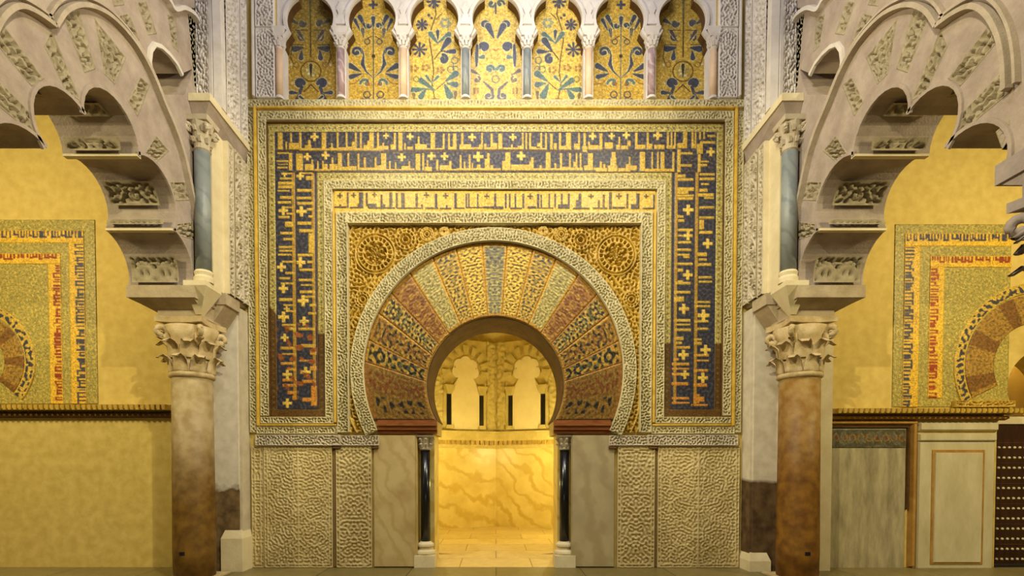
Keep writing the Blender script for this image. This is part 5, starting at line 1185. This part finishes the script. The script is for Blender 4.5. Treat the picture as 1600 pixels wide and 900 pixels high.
# ------------------------------------------------------------------ side aisles: lettered mosaics, ledges, panels, studded door
def side_mosaic(s, ue, vt, vb, bl0, bl1, rd0, rd1, top0, top1, rt0, rt1, ac, label, seed, uend):
    """gold mosaic field with a blue-lettered and a red-lettered strip turning the corner, and an arch inside."""
    t = thing('aisle_mosaic', label, 'mosaic', (U(ue), 0, V(vb)))
    u0, u1 = sorted((ue, uend))
    c = Canvas(u0, u1, vt, vb, lin(160, 146, 74), 1.3, seed, .10).mottle(lin(140, 130, 66), 3.4, .3, .6, seed).mottle(lin(206, 172, 80), 5, .8, .6, seed + 1)
    c.build('field', t, .012)
    def strip(a0, a1, b0, b1, ink, k, vert):
        c = Canvas(a0, a1, b0, b1, lin(216, 172, 52), 1.1, seed + k, .12); r = random.Random(seed + k)
        q = (b0 if vert else a0) + 2; end = b1 if vert else a1; w = (a1 - a0) if vert else (b1 - b0)
        out = (1 if s < 0 else -1)
        while q < end - 3:
            st = r.choice((1.8, 2.4, 3.2)); hgt = w * r.choice((.5, .62, .62, .42))
            if vert:
                e = a1 if out > 0 else a0
                c.rect(*sorted((e - out * .5, e - out * hgt)), q, q + st, ink)
                if r.random() < .45: c.rect(*sorted((e - out * (hgt - 3), e - out * hgt)), q, q + st * 2.6, ink)
                if r.random() < .3: c.rect(*sorted((e - out * 1, e - out * hgt * .8)), q, q + st * 1.9, ink)
            else:
                c.rect(q, q + st, b0 + .5, b0 + hgt, ink)
                if r.random() < .45: c.rect(q, q + st * 2.6, b0 + hgt - 3, b0 + hgt, ink)
                if r.random() < .3: c.rect(q, q + st * 1.9, b0 + 1, b0 + hgt * .8, ink)
            q += st + r.choice((1.6, 2.4, 3.6))
        o = c.build('inscription_strip', t, .022); return o
    if s < 0:
        strip(uend, bl1, top0, top1, lin(58, 58, 76), 1, False); strip(bl0, bl1, top1, vb, lin(58, 58, 72), 2, True)
        strip(uend, rd1, rt0, rt1, lin(140, 56, 26), 3, False); strip(rd0, rd1, rt1, vb, lin(140, 52, 26), 4, True)
    else:
        strip(bl0, uend, top0, top1, lin(58, 58, 76), 1, False); strip(bl0, bl1, top1, vb, lin(58, 58, 72), 2, True)
        strip(rd0, uend, rt0, rt1, lin(140, 56, 26), 3, False); strip(rd0, rd1, rt1, vb - 14, lin(150, 58, 24), 4, True)
    cu, cv, ro, ri, rq = ac
    a1 = math.degrees(math.asin((vb - 6 - cv) / ro)); n0, n1 = (-a1, 120) if s < 0 else (60, 180 + a1)
    def ring(name, r0, r1, fn, base):
        uu, vv, n, m = polar(cu, cv, r0, r1, n0, n1, 1.3); rs = np.random.default_rng(seed)
        col = fn(n, m, np.linspace(0, 1, n)[:, None] * np.ones((1, m)), np.ones((n, 1)) * np.linspace(n0, n1, m)[None])
        sheet(name, W(uu, vv, np.full(uu.shape, base)), MOSAIC, t, col=np.clip(col * (1 + .12 * rs.standard_normal((n, m)))[..., None], 0, 1), back=BACK)
    ring('lettered_ring', rq, ro, lambda n, m, a, b: mixc(np.ones((n, m, 3)) * lin(196, 162, 66), lin(52, 54, 66), (a > .15) * (a < .85) * (noise(n, m, 7, seed + 8) + 1.1 * (a - .35) < .15)), .03)
    ring('wedge_ring', ri, rq - 2, lambda n, m, a, b: mixc(mixc(np.ones((n, m, 3)) * lin(168, 130, 56), lin(112, 66, 30), np.where(np.floor((b + 6) / 13) % 3 == 0, .8, .15)), lin(70, 64, 40), sstep(.3, .8, noise(n, m, 5, seed + 4)) * .6), .022)
    return t
side_mosaic(-1, 150, 344, 631, 110, 133, 77, 96, 361, 380, 397, 413, (-38, 565, 92, 44, 76), 'gold mosaic with blue and red letters on the left aisle wall above the ledge', 601, -170)
tr_ = side_mosaic(1, 1397, 351, 636, 1412, 1436, 1452, 1474, 366, 385, 401, 418, (1622, 572, 130, 68, 114), 'gold mosaic with blue and red letters on the right aisle wall above the ledge', 602, 1578)
o = carved('carved_foot', 1490, 1582, 627, 637, GOLDREL, tr_, .05, .04, 77, 'net', 5)
# ledges
def ledge(name, u0, u1, v0, v1, label, ret=False):
    L = structure(bar(name, u0, u1, v0, v0 + (v1 - v0) * .55, CREAM if False else DADO, None, .20, 0.0), label)
    bar('lower_moulding', u0, u1 - (8 if ret else 0), v0 + (v1 - v0) * .58, v1, SOFFIT if not ret else OCHRE, L, .10, 0.0)
    m = MB(); n = int((u1 - u0) / 8)
    for i in range(n):
        a = U(u0 + (u1 - u0) * (i + .2) / n); b = U(u0 + (u1 - u0) * (i + .75) / n); m.box(a, b, -.225, -.14, V(v0 + (v1 - v0) * .5), V(v0 + (v1 - v0) * .12))
    m.build('dentil_course', GOLDREL, L); return L
ledge('trim_3', -200, 271, 632, 653, 'carved ledge along the left aisle wall')
ledge('trim_4', 1297, 1583, 638, 657, 'carved ledge along the right aisle wall', True)
# painted panel and framed marble panel right of the column
PAINT = mat('worn_painted_marble', (132, 122, 94), (184, 172, 138), 2.6, 0.6, 0.3, 30, (190, 180, 150), stretch=(2.4, 1, .55), detail=9)
t = thing('painted_panel', 'tall worn painted marble panel with ochre frame, right of the stained column', 'panel', (U(1360), 0, 0.0))
bar('panel_face', 1297, 1419, 669, 890, PAINT, t, .03, 0.0)
bar('ochre_frame', 1424, 1434, 660, 886, OCHRE, t, .08, 0.0); bar('ochre_frame', 1297, 1434, 657.6, 664, OCHRE, t, .08, 0.0); bar('dark_line', 1420, 1422.5, 669, 796, SOFFIT, t, .055, 0.0); bar('dark_line', 1297, 1422.5, 666, 669, SOFFIT, t, .055, 0.0)
PT = Canvas(1300, 1417, 671, 700, lin(76, 72, 52), 1.2, 9, .12)
for k in range(9): PT.ring(1308 + k * 13, 684, 5, 2, lin(140, 96, 48)); PT.disc(1308 + k * 13, 684, 2, lin(110, 50, 30)); PT.line([(1301 + k * 13, 692), (1308 + k * 13, 676), (1315 + k * 13, 692)], 1.4, lin(120, 110, 70))
PT.c = mixc(PT.c, lin(96, 90, 70), sstep(.2, .9, noise(*PT.u.shape, 14, 5))); PT.build('painted_frieze', t, .034, MOSAIC)
t = thing('marble_facing', 'pale grey framed marble facing between the painted panel and the dark door', 'panel', (U(1497), 0, 0.0))
bar('back_board', 1437, 1557, 690, 890, GREYPANEL, t, .05, 0.0); bar('head_board', 1437, 1562, 659, 674, GREYPANEL, t, .06, 0.0); bar('upper_rail', 1437, 1560, 677, 690, GREYPANEL, t, .055, 0.0)
bar('groove_frame', 1455, 1541.5, 701, 883, OCHRE, t, .062, 0.0); bar('inset_panel', 1458.5, 1538, 705, 880, GREYPANEL, t, .078, 0.0)
# studded door in the aisle doorway, wall behind the open arch over it
d = structure(MB().box(DOORX[0], DOORX[1], .32, .40, 0.002, DOORZ).build('door_1', DOORWOOD), 'dark studded wooden door in the right aisle doorway')
for r in range(12):
    for k in range(7):
        x = DOORX[0] + .35 + .085 * k; z = DOORZ - .38 - r * .165
        MB().lathe([(.021, 0), (.019, -.012), (.010, -.022)], (x, .32, z), 8, 'y').build('stud', METAL, d)
for k in range(7): MB().box(DOORX[0] + .005, DOORX[0] + 1.4, .312, .3195, DOORZ - .30 - k * .33 - .006, DOORZ - .30 - k * .33).build('board_joint', SOFFIT, d)
structure(MB().box(U(1540), X1 - .01, 1.4, 1.5, 0, 6).build('wall_sacristy', YPLASTER), 'lit yellow wall seen through the arch over the door')
structure(MB().box(DOORX[0], DOORX[1], .30, .84, DOORZ + .001, V(648)).build('trim_5', CREAM), 'lintel over the studded door')
structure(MB().box(U(1540), X1 - .01, .86, 1.4, -.2, 0).build('floor_sacristy', FLOOR), 'floor behind the aisle doorway')
lamp('POINT', 'sacristy_lamp', (U(1690), 1.12, 4.3), None, 45, AMBER, .1)
